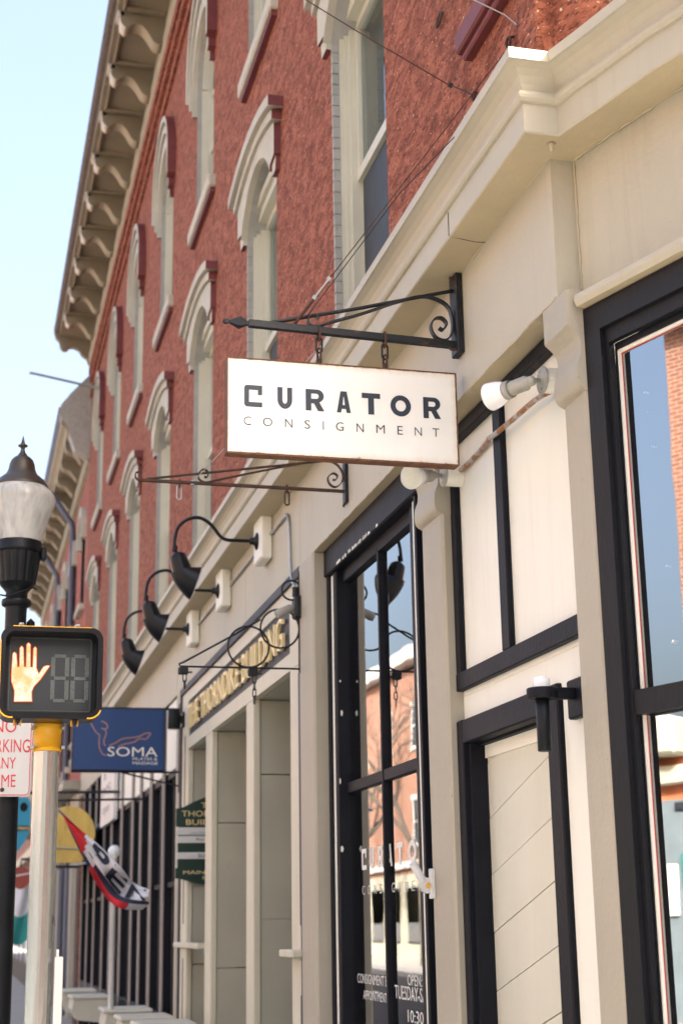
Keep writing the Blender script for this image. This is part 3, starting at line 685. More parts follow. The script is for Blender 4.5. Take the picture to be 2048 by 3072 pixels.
# ------------- the shopfronts farther along: taupe posts, dark glazing, cream transom panels
far = MB(); far.box(2.14, 2.2, 14.3, Y1, 0, 3.76); far.build('dark_glazing_back', DARKIN, BL)
posts = [14.45, 15.5, 16.55, 17.5, 18.35, 19.6, 20.9, 22.0, 23.4, 24.6, 25.8]
for i, y in enumerate(posts):
    MB().bbox(1.99, 2.004, y - .10, y + .10, 0, 3.766, .004).build('post', TAUPE if i else BEIGE, BL); MB().box(2.0045, 2.139, y - .098, y + .098, 0, 3.762).build('dark_jamb', NEARBLK, BL)
    if i < len(posts) - 1:
        y2 = posts[i + 1]; a, b = y + .11, y2 - .11
        MB().box(2.07, 2.075, a, b, .75, 3.0).build('pane', G_UP, BL)
        m = MB(); m.bbox(2.02, 2.08, a, b, 3.0, 3.06, .004); m.bbox(2.03, 2.08, a, b, 1.95, 2.0, .004); m.bbox(2.03, 2.08, (a + b) / 2 - .025, (a + b) / 2 + .025, .75, 3.0, .004); m.bbox(1.99, 2.1, a, b, 0, .75, .01); m.build('dark_frame', NEARBLK, BL)
        if y < 22: MB().bbox(2.005, 2.08, a + .01, b - .01, 3.062, 3.74, .006).build('transom_panel', CREAM, BL)

# ================================================================ SECOND BUILDING, PINK, AND THE FAR ROW
B2 = thing('pink_building', (2.0, 35, 0), 'pink painted brick building with slate drainpipes beyond the red one', 'building')
YA, YZ = 26.82, 43.0
W2 = [28.3 + 2.3 * k for k in range(7)]
wl = MB(); loops = [[(YA, 3.4), (YZ, 3.4), (YZ, 10.0), (YA, 10.0)]]
for c in W2:
    loops.append([(c - .45, 4.6)] + arc_pts(.45, 6.1, .3, 8, c) + [(c + .45, 4.6)]); loops.append([(c - .45, 7.4)] + arc_pts(.45, 8.9, .3, 8, c) + [(c + .45, 7.4)])
pts = [p for l in loops for p in l]; tri = tessellate_polygon([[Vector((p[0], p[1], 0)) for p in l] for l in loops])
wl.add([(2.04, p[0], p[1]) for p in pts], tri)
wl.add([(2.05, YZ, 0), (14, YZ, 0), (14, YZ, 10.6), (2.05, YZ, 10.6)], [(0, 1, 2, 3)])
wl.add([(1.4, YA, 10.9), (14, YA, 10.9), (14, YZ, 10.9), (1.4, YZ, 10.9)], [(0, 1, 2, 3)])
wl.build('wall', PINK, B2)
MB().box(2.3, 2.35, YA, YZ, 3.4, 10).build('interior', DARKIN, B2)
for c in W2:
    for zb, zs in ((4.6, 6.1), (7.4, 8.9)):
        o_ = arc_pts(.62, zs, .48, 10, c); i_ = arc_pts(.46, zs, .3, 10, c)
        h = MB(); h.prism([(c - .62, zs - .25)] + o_ + [(c + .62, zs - .25), (c + .46, zs - .25)] + list(reversed(i_)) + [(c - .46, zs - .25)], 'x', 1.94, 2.04)
        wv = MB(); wv.box(2.10, 2.16, c - .45, c - .36, zb, zs + .1); wv.box(2.10, 2.16, c + .36, c + .45, zb, zs + .1); wv.box(2.10, 2.16, c - .36, c + .36, zb + .7, zb + .78); wv.box(2.10, 2.16, c - .36, c + .36, zs - .02, zs + .3)
        wo_ = wv.build('window', WINFR, B2)
        h.build('hood_mould', STONE, wo_); MB().box(2.13, 2.135, c - .36, c + .36, zb, zs).build('pane', G_UP, wo_); MB().bbox(1.93, 2.12, c - .55, c + .55, zb - .12, zb, .01).build('sill', STONE, wo_)
e2 = MB(); e2.sweep([(0, 9.85), (.08, 9.88), (.1, 10.0), (.1, 10.1), (.06, 10.12), (.06, 10.38), (.46, 10.42), (.50, 10.50), (.58, 10.56), (.58, 10.72), (.62, 10.74), (.62, 10.86), (0, 10.9)], [(2.04, YZ), (2.04, YA + .02)], mis=[1, 1, 1, 1, 0, 0, 1, 1, 1, 2, 2, 2])
e2o = e2.build('eaves_cornice', [TAN, TANLT, DRAIN], B2)
for k in range(14):
    y = 27.6 + k * 1.15
    if y > YZ - .2: break
    b = MB(); pr = [(1.98, 10.40), (1.98, 10.1)] + [tuple(p) for p in smooth_pts([(1.95, 10.06), (1.88, 10.06), (1.82, 10.14), (1.74, 10.22), (1.66, 10.24), (1.60, 10.28), (1.58, 10.36)], 3)] + [(1.58, 10.42)]
    b.prism(pr, 'y', y - .13, y + .13, 0, lambda p, q, li: 1); b.build('bracket', [TAN, TANLT], e2o)
MB().prism([(2.06, 9.9), (1.72, 10.1), (1.55, 10.55), (1.42, 10.75), (1.44, 10.95), (1.62, 11.2), (1.99, 11.62), (2.06, 11.62)], 'y', YA - .01, YA + .35).build('parapet_end', GREYCAST, B2)
for y0 in (30.2, 35.0):
    m = MB(); m.tube([(1.40, y0 + .6, 10.45), (1.5, y0 + .4, 10.3), (1.93, y0, 9.55), (1.95, y0, 9.3), (1.95, y0, 0.1)], .06, 8); m.build('drainpipe', DRAIN, B2)
m = MB(); m.box(1.98, 2.05, YA + .05, YZ, 3.2, 3.9); m.box(1.7, 2.05, YA + .05, YZ, 3.9, 4.05); m.build('shop_fascia', BEIGE, B2)
m = MB(); m.box(2.1, 2.2, YA + .05, YZ, 0, 3.2); m.build('shop_back', DARKIN, B2)
for k in range(13):
    y = YA + .3 + k * 1.3; MB().bbox(1.98, 2.1, y - .12, y + .12, 0, 3.2, .01).build('post', (TAUPE, BEIGE, DRAIN)[k % 3], B2)
    if k < 12: MB().box(2.05, 2.055, y + .12, y + 1.18, .6, 3.1).build('pane', G_SHOP, B2)

def plain_building(name, x0, x1, y0, y1, h, mat, label, face, ny, nz, zf, trim=WINFR, shop=None, ww=1.1, wh=1.9):
    """face: +1 windows look toward +x, -1 toward -x"""
    T = thing(name, ((x0 + x1) / 2, (y0 + y1) / 2, 0), label, 'building')
    m = MB(); m.box(x0, x1, y0, y1, -.1, h); m.build('wall', mat, T)
    xf = x1 if face > 0 else x0
    if shop:
        MB().box(xf - .02 * face, xf + .12 * face, y0, y1, 0, zf - .6).build('shopfront', shop, T)
        n_ = max(2, int((y1 - y0) / 3))
        for i in range(n_):
            c = y0 + (i + .5) * (y1 - y0) / n_; q = MB(); q.box(xf + .12 * face, xf + .15 * face, c - 1.1, c + 1.1, .6, zf - 1.2); q.build('shop_pane', G_SHOP, T)
    MB().bbox(xf - .3 * face, xf + .5 * face, y0, y1, h - .5, h + .12, .05).build('cornice', trim, T)
    MB().bbox(xf - .1 * face, xf + .2 * face, y0, y1, zf - .35, zf - .05, .03).build('belt_course', trim, T)
    for i in range(ny):
        c = y0 + (i + .5) * (y1 - y0) / ny
        for j in range(nz):
            zb = zf + .7 + j * (h - zf - .8) / nz
            q = MB(); q.box(xf - .05 * face, xf + .05 * face, c - ww / 2 - .12, c - ww / 2, zb, zb + wh); q.box(xf - .05 * face, xf + .05 * face, c + ww / 2, c + ww / 2 + .12, zb, zb + wh); q.box(xf - .05 * face, xf + .08 * face, c - ww / 2 - .2, c + ww / 2 + .2, zb + wh, zb + wh + .22); q.box(xf - .05 * face, xf + .08 * face, c - ww / 2 - .2, c + ww / 2 + .2, zb - .14, zb); q.box(xf, xf + .04 * face, c - ww / 2, c + ww / 2, zb + wh / 2 - .03, zb + wh / 2 + .03)
            wv = q.build('window', trim, T)
            MB().box(xf + .005 * face, xf + .015 * face, c - ww / 2, c + ww / 2, zb, zb + wh).build('pane', M_PANE, wv)
    return T
M_GB = M('grey_blue_front', (.19, .24, .27), .6)
M_PANE = M('far_window_pane', (.06, .075, .09), .08, .3, 2, 0)
plain_building('brick_building', 2.1, 13, 43.05, 62, 8.2, BRK2, 'low brick building where the street row ends, beyond the pink one', -1, 6, 1, 3.8, shop=SLATE)
plain_building('brick_building', 2.1, 13, 62.1, 95, 9.5, BRK1, 'farthest orange brick building of the shop row', -1, 9, 1, 3.8, shop=TEAL)
# across the street: seen mirrored in the shop glass
plain_building('brick_building', -26, -15.5, -16, 13.85, 12, BRK1, 'tall orange brick building across the street mirrored in the corner window', 1, 7, 2, 4.4, shop=M_GB)
plain_building('shop_building', -26, -15.5, 13.95, 25, 4.6, M('orange_fascia', (.62, .20, .09), .7), 'low shop with blue front across the street mirrored in the corner window', 1, 0, 0, 4.0, shop=M_GB)
OB = [o for o in COL.objects if o.name.startswith('shop_building')][0]
for (y_, z_, w_, h_, mt_) in ((13.95, 2.5, .16, .30, PLATEW), (14.12, 2.3, .10, .5, TEAL), (13.95, 1.9, .12, .45, PLATEW), (14.12, 1.55, .08, .4, BRICKD), (14.0, 1.1, .3, .22, OFFW), (14.35, 2.0, .2, .8, OFFW), (14.0, 3.3, .4, .12, SLATE)): MB().bbox(-15.38, -15.33, y_ - w_ / 2, y_ + w_ / 2, z_ - h_ / 2, z_ + h_ / 2, .01).build('display_card', mt_, OB)
plain_building('brick_building', -26, -15.5, 25.1, 58, 9.5, BRK2, 'red brick building with white windows across the street, mirrored in the shop window', 1, 9, 2, 4.2, trim=PLATEW, shop=SLATE)
plain_building('brick_building', -26, -15.5, 58.1, 120, 13.5, BRK1, 'orange brick building with white windows far across the street', 1, 13, 2, 4.2, trim=PLATEW, shop=PORTST)

def bare_tree(loc, h, seed, label):
    random.seed(seed); T = thing('bare_tree', loc, label, 'tree', 'bare trees on the far sidewalk')
    tr = MB(); tr.tube([(loc[0], loc[1], 0), (loc[0] + .1, loc[1], h * .2), (loc[0] + .05, loc[1] + .1, h * .38)], [.16, .12, .10], 8); tr.build('trunk', BARK, T)
    br = MB()
    def grow(p, d, l, r, n):
        pts = [p]; q = p
        for i in range(3):
            d = (d + Vector((random.uniform(-.25, .25), random.uniform(-.25, .25), random.uniform(-.05, .2)))).normalized(); q = q + d * l / 3; pts.append(q)
        br.tube(pts, [r, r * .85, r * .7, r * .55], 5)
        if n:
            for i in range(3): grow(pts[random.choice((2, 3, 3))], (d + Vector((random.uniform(-.9, .9), random.uniform(-.9, .9), random.uniform(-.2, .6)))).normalized(), l * .68, r * .55, n - 1)
    for i in range(5):
        a = i * 2 * PI / 5; grow(Vector((loc[0] + .05, loc[1] + .1, h * .36)), Vector((math.cos(a) * .7, math.sin(a) * .7, .9)).normalized(), h * .30, .11, 4)
    br.build('branches', BARK, T)
bare_tree((-12.2, 54, 0), 10.5, 1, 'bare tree on the far sidewalk, mirrored in the shop window'); bare_tree((-12.2, 66, 0), 11, 2, 'second bare tree along the far sidewalk')

plain_building('brick_building', 1.5, 14, -34, -10, 9.0, BRK2, 'unseen brick building added across the side street to darken surfaces facing it', -1, 6, 1, 4.2, shop=SLATE)  # out of view, added so faces turned this way come out darker

# ================================================================ THE HANGING SIGN AND ITS IRON
YS = 5.73
def edge_stained(name):
    m, n, out = nodes_of(name); tc = N(n, 'ShaderNodeTexCoord'); sp = N(n, 'ShaderNodeSeparateXYZ'); n.links.new(tc.outputs['Generated'], sp.inputs[0])
    def mth(op, a, b=None):
        k = N(n, 'ShaderNodeMath', operation=op)
        for i, q in enumerate((a, b)):
            if q is None: continue
            if isinstance(q, (int, float)): k.inputs[i].default_value = q
            else: n.links.new(q, k.inputs[i])
        return k.outputs[0]
    gx = mth('MULTIPLY', mth('MINIMUM', sp.outputs[0], mth('SUBTRACT', 1.0, sp.outputs[0])), 2.4)
    gz = mth('MINIMUM', sp.outputs[2], mth('SUBTRACT', 1.0, sp.outputs[2]))
    e = mth('MINIMUM', gx, gz); v = coords(n); nz = noise(n, v, 26, 6, .65); nb = noise(n, v, 6, 4)
    e2 = mth('ADD', e, mth('MULTIPLY', mth('SUBTRACT', .5, nz), .10))
    st = ramp(n, e2, .07, -.01); st2 = ramp(n, e2, .012, -.012)
    c = mixc(n, ramp(n, nb, .3, .7), (.80, .79, .75), (.86, .85, .81))
    c = mixc(n, mth('MULTIPLY', st, .55), c, (.66, .53, .36)); c = mixc(n, st2, c, (.24, .10, .04))
    p = N(n, 'ShaderNodeBsdfPrincipled'); p.inputs['Roughness'].default_value = .38; n.links.new(c, p.inputs['Base Color']); n.links.new(p.outputs[0], out.inputs[0]); return m
SG = thing('hanging_sign', (1.465, YS, 3.44), 'white enamel hanging sign lettered CURATOR CONSIGNMENT with rusted edges', 'sign')
MB().box(.972, 1.958, YS, YS + .004, 3.442, 3.850).build('sign_face', edge_stained('stained_enamel'), SG)
m = MB(); m.box(.9705, .9765, YS - .003, YS + .05, 3.440, 3.852); m.box(1.955, 1.961, YS - .003, YS + .05, 3.440, 3.852); m.box(.9765, 1.955, YS - .003, YS + .05, 3.436, 3.444); m.box(.9765, 1.955, YS - .003, YS + .05, 3.848, 3.853); m.box(.9765, 1.955, YS + .045, YS + .049, 3.444, 3.848); m.build('rusted_frame', RUST, SG)
def rrect(x0, x1, y0, y1, r, n=5, corners=(1, 1, 1, 1)):
    out = []
    for (cx, cy, a0, k) in ((x1 - r, y1 - r, 0, 0), (x0 + r, y1 - r, PI / 2, 1), (x0 + r, y0 + r, PI, 2), (x1 - r, y0 + r, 1.5 * PI, 3)):
        if corners[k]: out += [(cx + r * math.cos(a0 + PI / 2 * i / n), cy + r * math.sin(a0 + PI / 2 * i / n)) for i in range(n + 1)]
        else: out.append(((x1 if k in (0, 3) else x0), (y1 if k in (0, 1) else y0)))
    return out
def arc(cx, cy, rx, ry, a0, a1, n=10): return [(cx + rx * math.cos(a0 + (a1 - a0) * i / n), cy + ry * math.sin(a0 + (a1 - a0) * i / n)) for i in range(n + 1)]
def letter(ch):
    s = .33; t = .25
    if ch == 'C': return [[(.12, 0), (1, 0), (1, .22), (.27, .22), (.27, .78), (.76, .78), (.76, .56), (1, .56), (1, 1), (.12, 1), (.04, .96), (0, .88), (0, .12), (.04, .04)]]
    if ch == 'U': return [[(0, 1), (0, .40)] + arc(.5, .42, .5, .42, PI, 2 * PI, 12) + [(1, .45), (1, 1), (.66, 1), (.66, .45)] + arc(.5, .42, .16, .18, 2 * PI, PI, 8) + [(.34, .42), (.34, 1)]]
    if ch == 'R': return [[(0, 0), (.30, 0), (.30, .34), (.44, .34), (.66, 0), (1, 0), (.74, .40)] + arc(.62, .70, .36, .30, -PI / 3.2, PI / 2, 10) + [(0, 1)], [(.30, .56), (.30, .80)] + arc(.58, .68, .12, .12, PI / 2, -PI / 2, 6)]
    if ch == 'A': return [[(0, 0), (.30, 0), (.35, .18), (.65, .18), (.70, 0), (1, 0), (.72, 1), (.28, 1)], [(.42, .36), (.58, .36), (.52, .74), (.48, .74)]]
    if ch == 'T': return [[(.34, 0), (.66, 0), (.66, .76), (1, .76), (1, 1), (0, 1), (0, .76), (.34, .76)]]
    if ch == 'O': return [arc(.5, .5, .5, .5, 0, 2 * PI, 28)[:-1], arc(.5, .5, .25, .26, 0, 2 * PI, 24)[:-1]]
lt = MB()
for ch, (a, b) in zip('CURATOR', ((1.044, 1.119), (1.183, 1.245), (1.302, 1.381), (1.434, 1.494), (1.542, 1.622), (1.666, 1.756), (1.810, 1.887))):
    v, f = poly2d(letter(ch)); lt.add([(a + p[0] * (b - a), YS - .0015, 3.641 + p[1] * .094) for p in v], f)
for ch, (a, b) in zip('CONSIGNMENT', ((1.042, 1.073), (1.122, 1.161), (1.214, 1.246), (1.296, 1.320), (1.3735, 1.3775), (1.429, 1.462), (1.517, 1.548), (1.602, 1.639), (1.694, 1.717), (1.769, 1.800), (1.847, 1.877))):
    if ch == 'I': lt.add([(a, YS - .0015, 3.561), (b, YS - .0015, 3.561), (b, YS - .0015, 3.598), (a, YS - .0015, 3.598)], [(0, 1, 2, 3)])
    else: fit_text(lt, ch, a, b, 3.561, 3.598, lambda u, w_, d: (u, YS - .0015, w_), bold=-.007)
lt.build_each('letter', NAVY, SG)

YC = YS + .025                                          # plane of the bracket and chains
BK = thing('sign_bracket', (2.0, YC, 3.95), 'black wrought iron scroll bracket with spear tip holding the white sign', 'bracket')
def W(p, y=YC): return [(q[0], y, q[1]) for q in p]
m = MB(); m.bbox(1.968, 1.999, YC - .045, YC + .045, 3.945, 4.315, .004); m.build('wall_plate', IRON, BK)
m = MB(); v_ = [(1.075, 4.017), (1.985, 3.992)]
m.prism([(1.075, 4.003), (1.985, 3.977), (1.985, 4.006), (1.075, 4.031)], 'y', YC - .015, YC + .015); m.build('bar', IRON, BK)
m = MB(); m.lathe([(.004, -.118), (.011, -.112), (.014, -.104), (.011, -.096), (.006, -.092), (.010, -.085), (.028, -.05), (.030, -.046), (.012, -.016), (.012, -.010), (.020, -.008), (.020, .002), (.016, .004), (.016, .022), (.021, .024), (.021, .032), (.016, .034)], (1.075, YC, 4.017), (1, 0, -.02), 4, smooth=False); m.build('spear_finial', IRON, BK)
m = MB(); m.tube(W([(1.16, 4.028), (1.55, 4.128), (1.985, 4.25)]), .0085, 8); m.build('tie_rod', IRON, BK)
def ribbon(mb, pts, y0, y1, t, sub=6):
    P_ = smooth_pts([Vector((p[0], 0, p[1])) for p in pts], sub); n_ = len(P_); A = []; B = []
    for i in range(n_):
        d = (P_[min(i + 1, n_ - 1)] - P_[max(i - 1, 0)]).normalized(); nn = Vector((-d.z, 0, d.x)) * t / 2; A.append(P_[i] + nn); B.append(P_[i] - nn)
    vs = []; fs = []
    for i in range(n_): vs += [(A[i].x, y0, A[i].z), (A[i].x, y1, A[i].z), (B[i].x, y1, B[i].z), (B[i].x, y0, B[i].z)]
    for i in range(n_ - 1):
        for j in range(4): fs.append((i * 4 + j, i * 4 + (j + 1) % 4, i * 4 + 4 + (j + 1) % 4, i * 4 + 4 + j))
    fs += [(0, 1, 2, 3), (n_ * 4 - 4, n_ * 4 - 3, n_ * 4 - 2, n_ * 4 - 1)]
    mb.add(vs, fs, 0, False)
SCR = [(1.413, 4.049), (1.556, 4.102), (1.718, 4.171), (1.824, 4.205), (1.895, 4.198), (1.945, 4.165), (1.962, 4.10), (1.955, 4.04), (1.925, 4.010), (1.883, 4.022), (1.863, 4.066), (1.880, 4.104), (1.912, 4.112), (1.934, 4.088), (1.918, 4.058), (1.900, 4.066)]
m = MB(); ribbon(m, SCR, YC - .014, YC + .014, .007); ribbon(m, [(1.4135, 4.0493), (1.375, 4.032), (1.338, 4.028), (1.319, 4.049), (1.331, 4.073), (1.354, 4.077), (1.366, 4.061)], YC - .014, YC + .014, .006); m.build('scroll', IRON, BK)
def link(mb, c, w_, h_, r, rot):
    pts = [(w_ * math.cos(a), (h_ - w_) * (1 if math.sin(a) > 0 else -1) + w_ * math.sin(a)) for a in [2 * PI * (i + .5) / 16 for i in range(16)]]
    mb.tube([(c[0] + p[0] * math.cos(rot), c[1] + p[0] * math.sin(rot), c[2] + p[1]) for p in pts], r, 6, closed=True)
for xc in (1.368, 1.655):
    zb = 4.01 - (xc - 1.075) * .0272
    for i, z in enumerate((zb - .003, zb - .058, zb - .108)):
        mm = MB(); link(mm, (xc, YC, z), .014 if i != 0 else .019, .034 if i != 2 else .036, .0048, 0.25 if i == 1 else (PI / 2 + .3 if i == 2 else PI / 2)); mm.build('chain_link', RUSTIRON if i != 1 else IRON, BK)
    mm = MB(); mm.lathe([(.012, 0), (.012, .012), (.006, .014), (.006, .03)], (xc, YC, 3.853), (0, 0, 1), 8); mm.build('eye_nut', RUSTIRON, BK)
m = MB(); m.lathe([(.007, 0), (.007, .03)], (1.969, YC - .02, 3.965), (-1, 0, 0), 6); m.lathe([(.007, 0), (.007, .02)], (1.969, YC - .02, 4.295), (-1, 0, 0), 6); m.build('bolt', RUSTIRON, BK)

TB = thing('turnbuckle_stay', (1.3, YC, 4.02), 'rusty wire stay with turnbuckle rising from the sign bracket to the brick wall', 'wire')
S0 = Vector((1.262, YC, 4.03)); S1 = Vector((1.985, 5.0, 4.98)); D = S1 - S0
m = MB(); m.tube([S0 + D * t for t in (0, .05, .11)], .007, 6); m.tube([S0 + D * t for t in (.10, .19)], .0045, 6); m.build('rusty_hook', RUSTIRON, TB)
m = MB()
for s_ in (-1, 1): m.tube([S0 + D * .10 + Vector((0, s_ * .009, 0)), S0 + D * .17 + Vector((0, s_ * .009, 0))], .0045, 6)
m.lathe([(.011, 0), (.011, .016)], S0 + D * .095, D, 6); m.lathe([(.011, 0), (.011, .016)], S0 + D * .165, D, 6); m.build('turnbuckle', GALV, TB)
m = MB(); m.tube([S0 + D * .18, S0 + D * .6, S0 + D * .985], .0024, 5); m.build('stay_wire', RUSTIRON, TB)
def eye(par, p, d=(1, 0, 0), r=.022, rod=.05, mat=RUSTIRON, tilt=0):
    mm = MB(); q = Vector(p); c = q; mm.tube([c + Vector((0, math.cos(a) * r, math.sin(a) * r)) for a in [2 * PI * i / 12 for i in range(12)]], .0055, 6, closed=True)
    mm.tube([q + Vector((.0, 0, 0)) + Vector((0, -.0, r * .9)), (2.003, q.y, q.z + r * .9 + .01)], .0055, 6); return mm.build('eye_bolt', mat, par)
eye(TB, (1.975, 4.97, 4.985))
TB2 = thing('guy_wire', (1.32, YC, 4.05), 'thin wire from the white sign bracket up to the shopfront cornice', 'wire')
m = MB(); m.tube([(1.31, YC, 4.06), (1.60, 5.3, 4.44), (1.80, 5.03, 4.625)], .0022, 5); m.build('wire', IRON, TB2)
m = MB(); m.lathe([(.010, 0), (.012, .02), (.004, .05)], (1.80, 5.03, 4.618), (0, 0, 1), 6); m.build('cornice_hook', GALV, TB2)
TB3 = thing('guy_wire', (1.97, 5.66, 5.2), 'long thin wire crossing in front of the red wall to a ring bolt', 'wire')
m = MB(); m.tube([(1.12, 5.64, 5.62), (1.55, 5.655, 5.40), (1.97, 5.66, 5.19)], .0028, 5); m.tube([(-1.6, 5.6, 7.1), (1.12, 5.64, 5.62)], .0028, 5); m.build('wire', RUSTIRON, TB3)
m = MB(); m.lathe([(.004, 0), (.012, .006), (.012, .02), (.004, .026)], (1.95, 5.655, 5.20), (1, 0, -.5), 6); m.tube([(1.965, 5.65, 5.19), (1.99, 5.45, 5.03)], .004, 6); m.build('clamp', RUSTIRON, TB3)
eye(TB3, (1.985, 5.43, 5.01), r=.016)
TB4 = thing('guy_wire', (1.97, 4.9, 5.0), 'pale wire crossing the top edge of the red wall to a corner ring bolt', 'wire')
m = MB(); m.tube([(-1.2, 5.6, 6.9), (1.45, 5.1, 5.42), (1.95, 4.93, 5.08), (1.975, 4.87, 5.0)], .0026, 5); m.build('wire', GALV, TB4); eye(TB4, (1.978, 4.85, 4.99), r=.018)
RG = MB(); c_ = Vector((1.985, 5.85, 5.655)); RG.tube([c_ + Vector((math.sin(a) * .008, math.cos(a) * .034, math.sin(a) * .034)) for a in [2 * PI * i / 16 for i in range(16)]], .007, 6, closed=True); RG.tube([(1.985, 5.85, 5.689), (2.01, 5.85, 5.69)], .006, 6)
tag(RG.build('ring_bolt', RUSTIRON), 'black iron ring bolted into the red wall above the cornice', 'ring')
m = MB(); m.bbox(1.93, 2.02, 4.84, 5.49, 5.235, 5.34, .01); SL = m.build('projecting_sill', REDSIDE, BL)
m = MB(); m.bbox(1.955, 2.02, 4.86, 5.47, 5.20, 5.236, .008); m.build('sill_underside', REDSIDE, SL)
m = MB(); m.bbox(1.945, 2.02, 4.60, 4.80, 4.66, 5.45, .012); m.build('brick_pier', RED, BL)

# ------------- second and third brackets, empty
B2K = thing('sign_bracket', (2.0, 7.78, 3.9), 'rusty empty scroll bracket behind the white sign', 'bracket'); y = 7.78
m = MB(); m.bbox(1.98, 1.999, y - .03, y + .03, 3.84, 4.11, .003); m.build('wall_plate', IRON, B2K)
m = MB(); m.prism([(.85, 3.905), (1.985, 3.902), (1.985, 3.916), (.85, 3.919)], 'y', y - .012, y + .012); m.tube([(1.985, y, 3.84), (1.975, y, 3.82)], .008, 6); m.build('bar', RUSTIRON, B2K)
m = MB(); ribbon(m, [(.86, 3.911), (.847, 3.908), (.825, 3.925), (.827, 3.951), (.850, 3.955), (.857, 3.935)], y - .012, y + .012, .006)
ribbon(m, [(1.235, 3.925), (1.526, 4.004), (1.782, 4.066), (1.885, 4.082), (1.945, 4.06), (1.975, 4.01), (1.968, 3.962), (1.935, 3.931), (1.899, 3.947), (1.890, 3.984), (1.918, 4.010), (1.944, 3.997), (1.935, 3.973), (1.918, 3.974)], y - .012, y + .012, .006)
ribbon(m, [(1.235, 3.9245), (1.20, 3.918), (1.17, 3.935), (1.167, 3.965), (1.190, 3.991), (1.218, 3.978), (1.214, 3.950), (1.198, 3.950)], y - .012, y + .012, .006); m.build_each('scroll', RUSTIRON, B2K)
m = MB(); m.tube([(.885, y, 3.92), (1.985, y, 4.098)], .007, 6); m.build('tie_rod', RUSTIRON, B2K)
for xc in (1.062, 1.657):
    mm = MB(); link(mm, (xc, y, 3.905), .012, .024, .004, PI / 2); mm.build('chain_link', RUSTIRON, B2K)
    mm = MB(); link(mm, (xc, y, 3.853), .014, .040, .0045, .3); mm.build('chain_link', GALV if xc < 1.5 else RUSTIRON, B2K)
m = MB(); m.tube([(1.13, y, 3.91), (1.45, 7.5, 4.25), (1.77, 7.3, 4.6)], .002, 5); m.lathe([(.012, 0), (.012, .03)], (1.13, y, 3.895), (.3, 0, .9), 6); m.build('stay_wire', GALV, B2K)
B3K = thing('sign_bracket', (2.0, 8.97, 3.1), 'black empty bracket made of rings beside the entrance nameboard', 'bracket'); y = 8.97
m = MB(); m.tube([(1.244, y, 3.104), (1.99, y, 3.106)], .0065, 6); m.tube([(1.244, y, 3.104), (1.238, y, 3.12), (1.26, y, 3.128), (1.562, y, 3.301), (1.738, y, 3.408)], .0065, 6); m.tube([(1.985, y, 3.08), (1.985, y, 3.72)], .009, 6); m.build('bar', IRON, B3K)
for (cx, cz, r) in ((1.663, 3.235, .128), (1.860, 3.355, .122), (1.935, 3.60, .062)):
    mm = MB(); mm.tube([(cx + r * math.cos(a), y + .0, cz + r * math.sin(a)) for a in [2 * PI * i / 28 for i in range(28)]], .0065, 6, closed=True); mm.build('ring', IRON, B3K)
for xc in (1.262, 1.69):
    mm = MB(); mm.bbox(xc - .03, xc + .03, y - .02, y + .02, 3.055, 3.098, .005); mm.tube([(xc + .03, y, 3.07), (xc + .055, y, 3.07)], .006, 6); mm.build('clamp', IRON, B3K)
    for i in range(2 if xc < 1.5 else 4):
        mm = MB(); link(mm, (xc + .01, y, 3.035 - i * .042), .011, .026, .0035, PI / 2 * (i % 2) + .2); mm.build('chain_link', IRON, B3K)
FXL = thing('bullet_lamp', (1.97, 8.97, 3.47), 'small grey bullet lamp clamped between the rings beside the nameboard', 'lamp')
m = MB(); m.bbox(1.945, 1.9995, 8.915, 9.02, 3.42, 3.56, .012); m.lathe([(.02, 0), (.02, .06)], (1.96, 8.97, 3.56), (0, 0, 1), 8); m.build('junction_box', IRON, FXL)
m = MB(); m.lathe([(.018, 0), (.026, .02), (.030, .10), (.024, .12)], (1.94, 8.96, 3.49), (-.86, -.1, -.42), 12); m.build('lamp_head', GREYCAST, FXL)

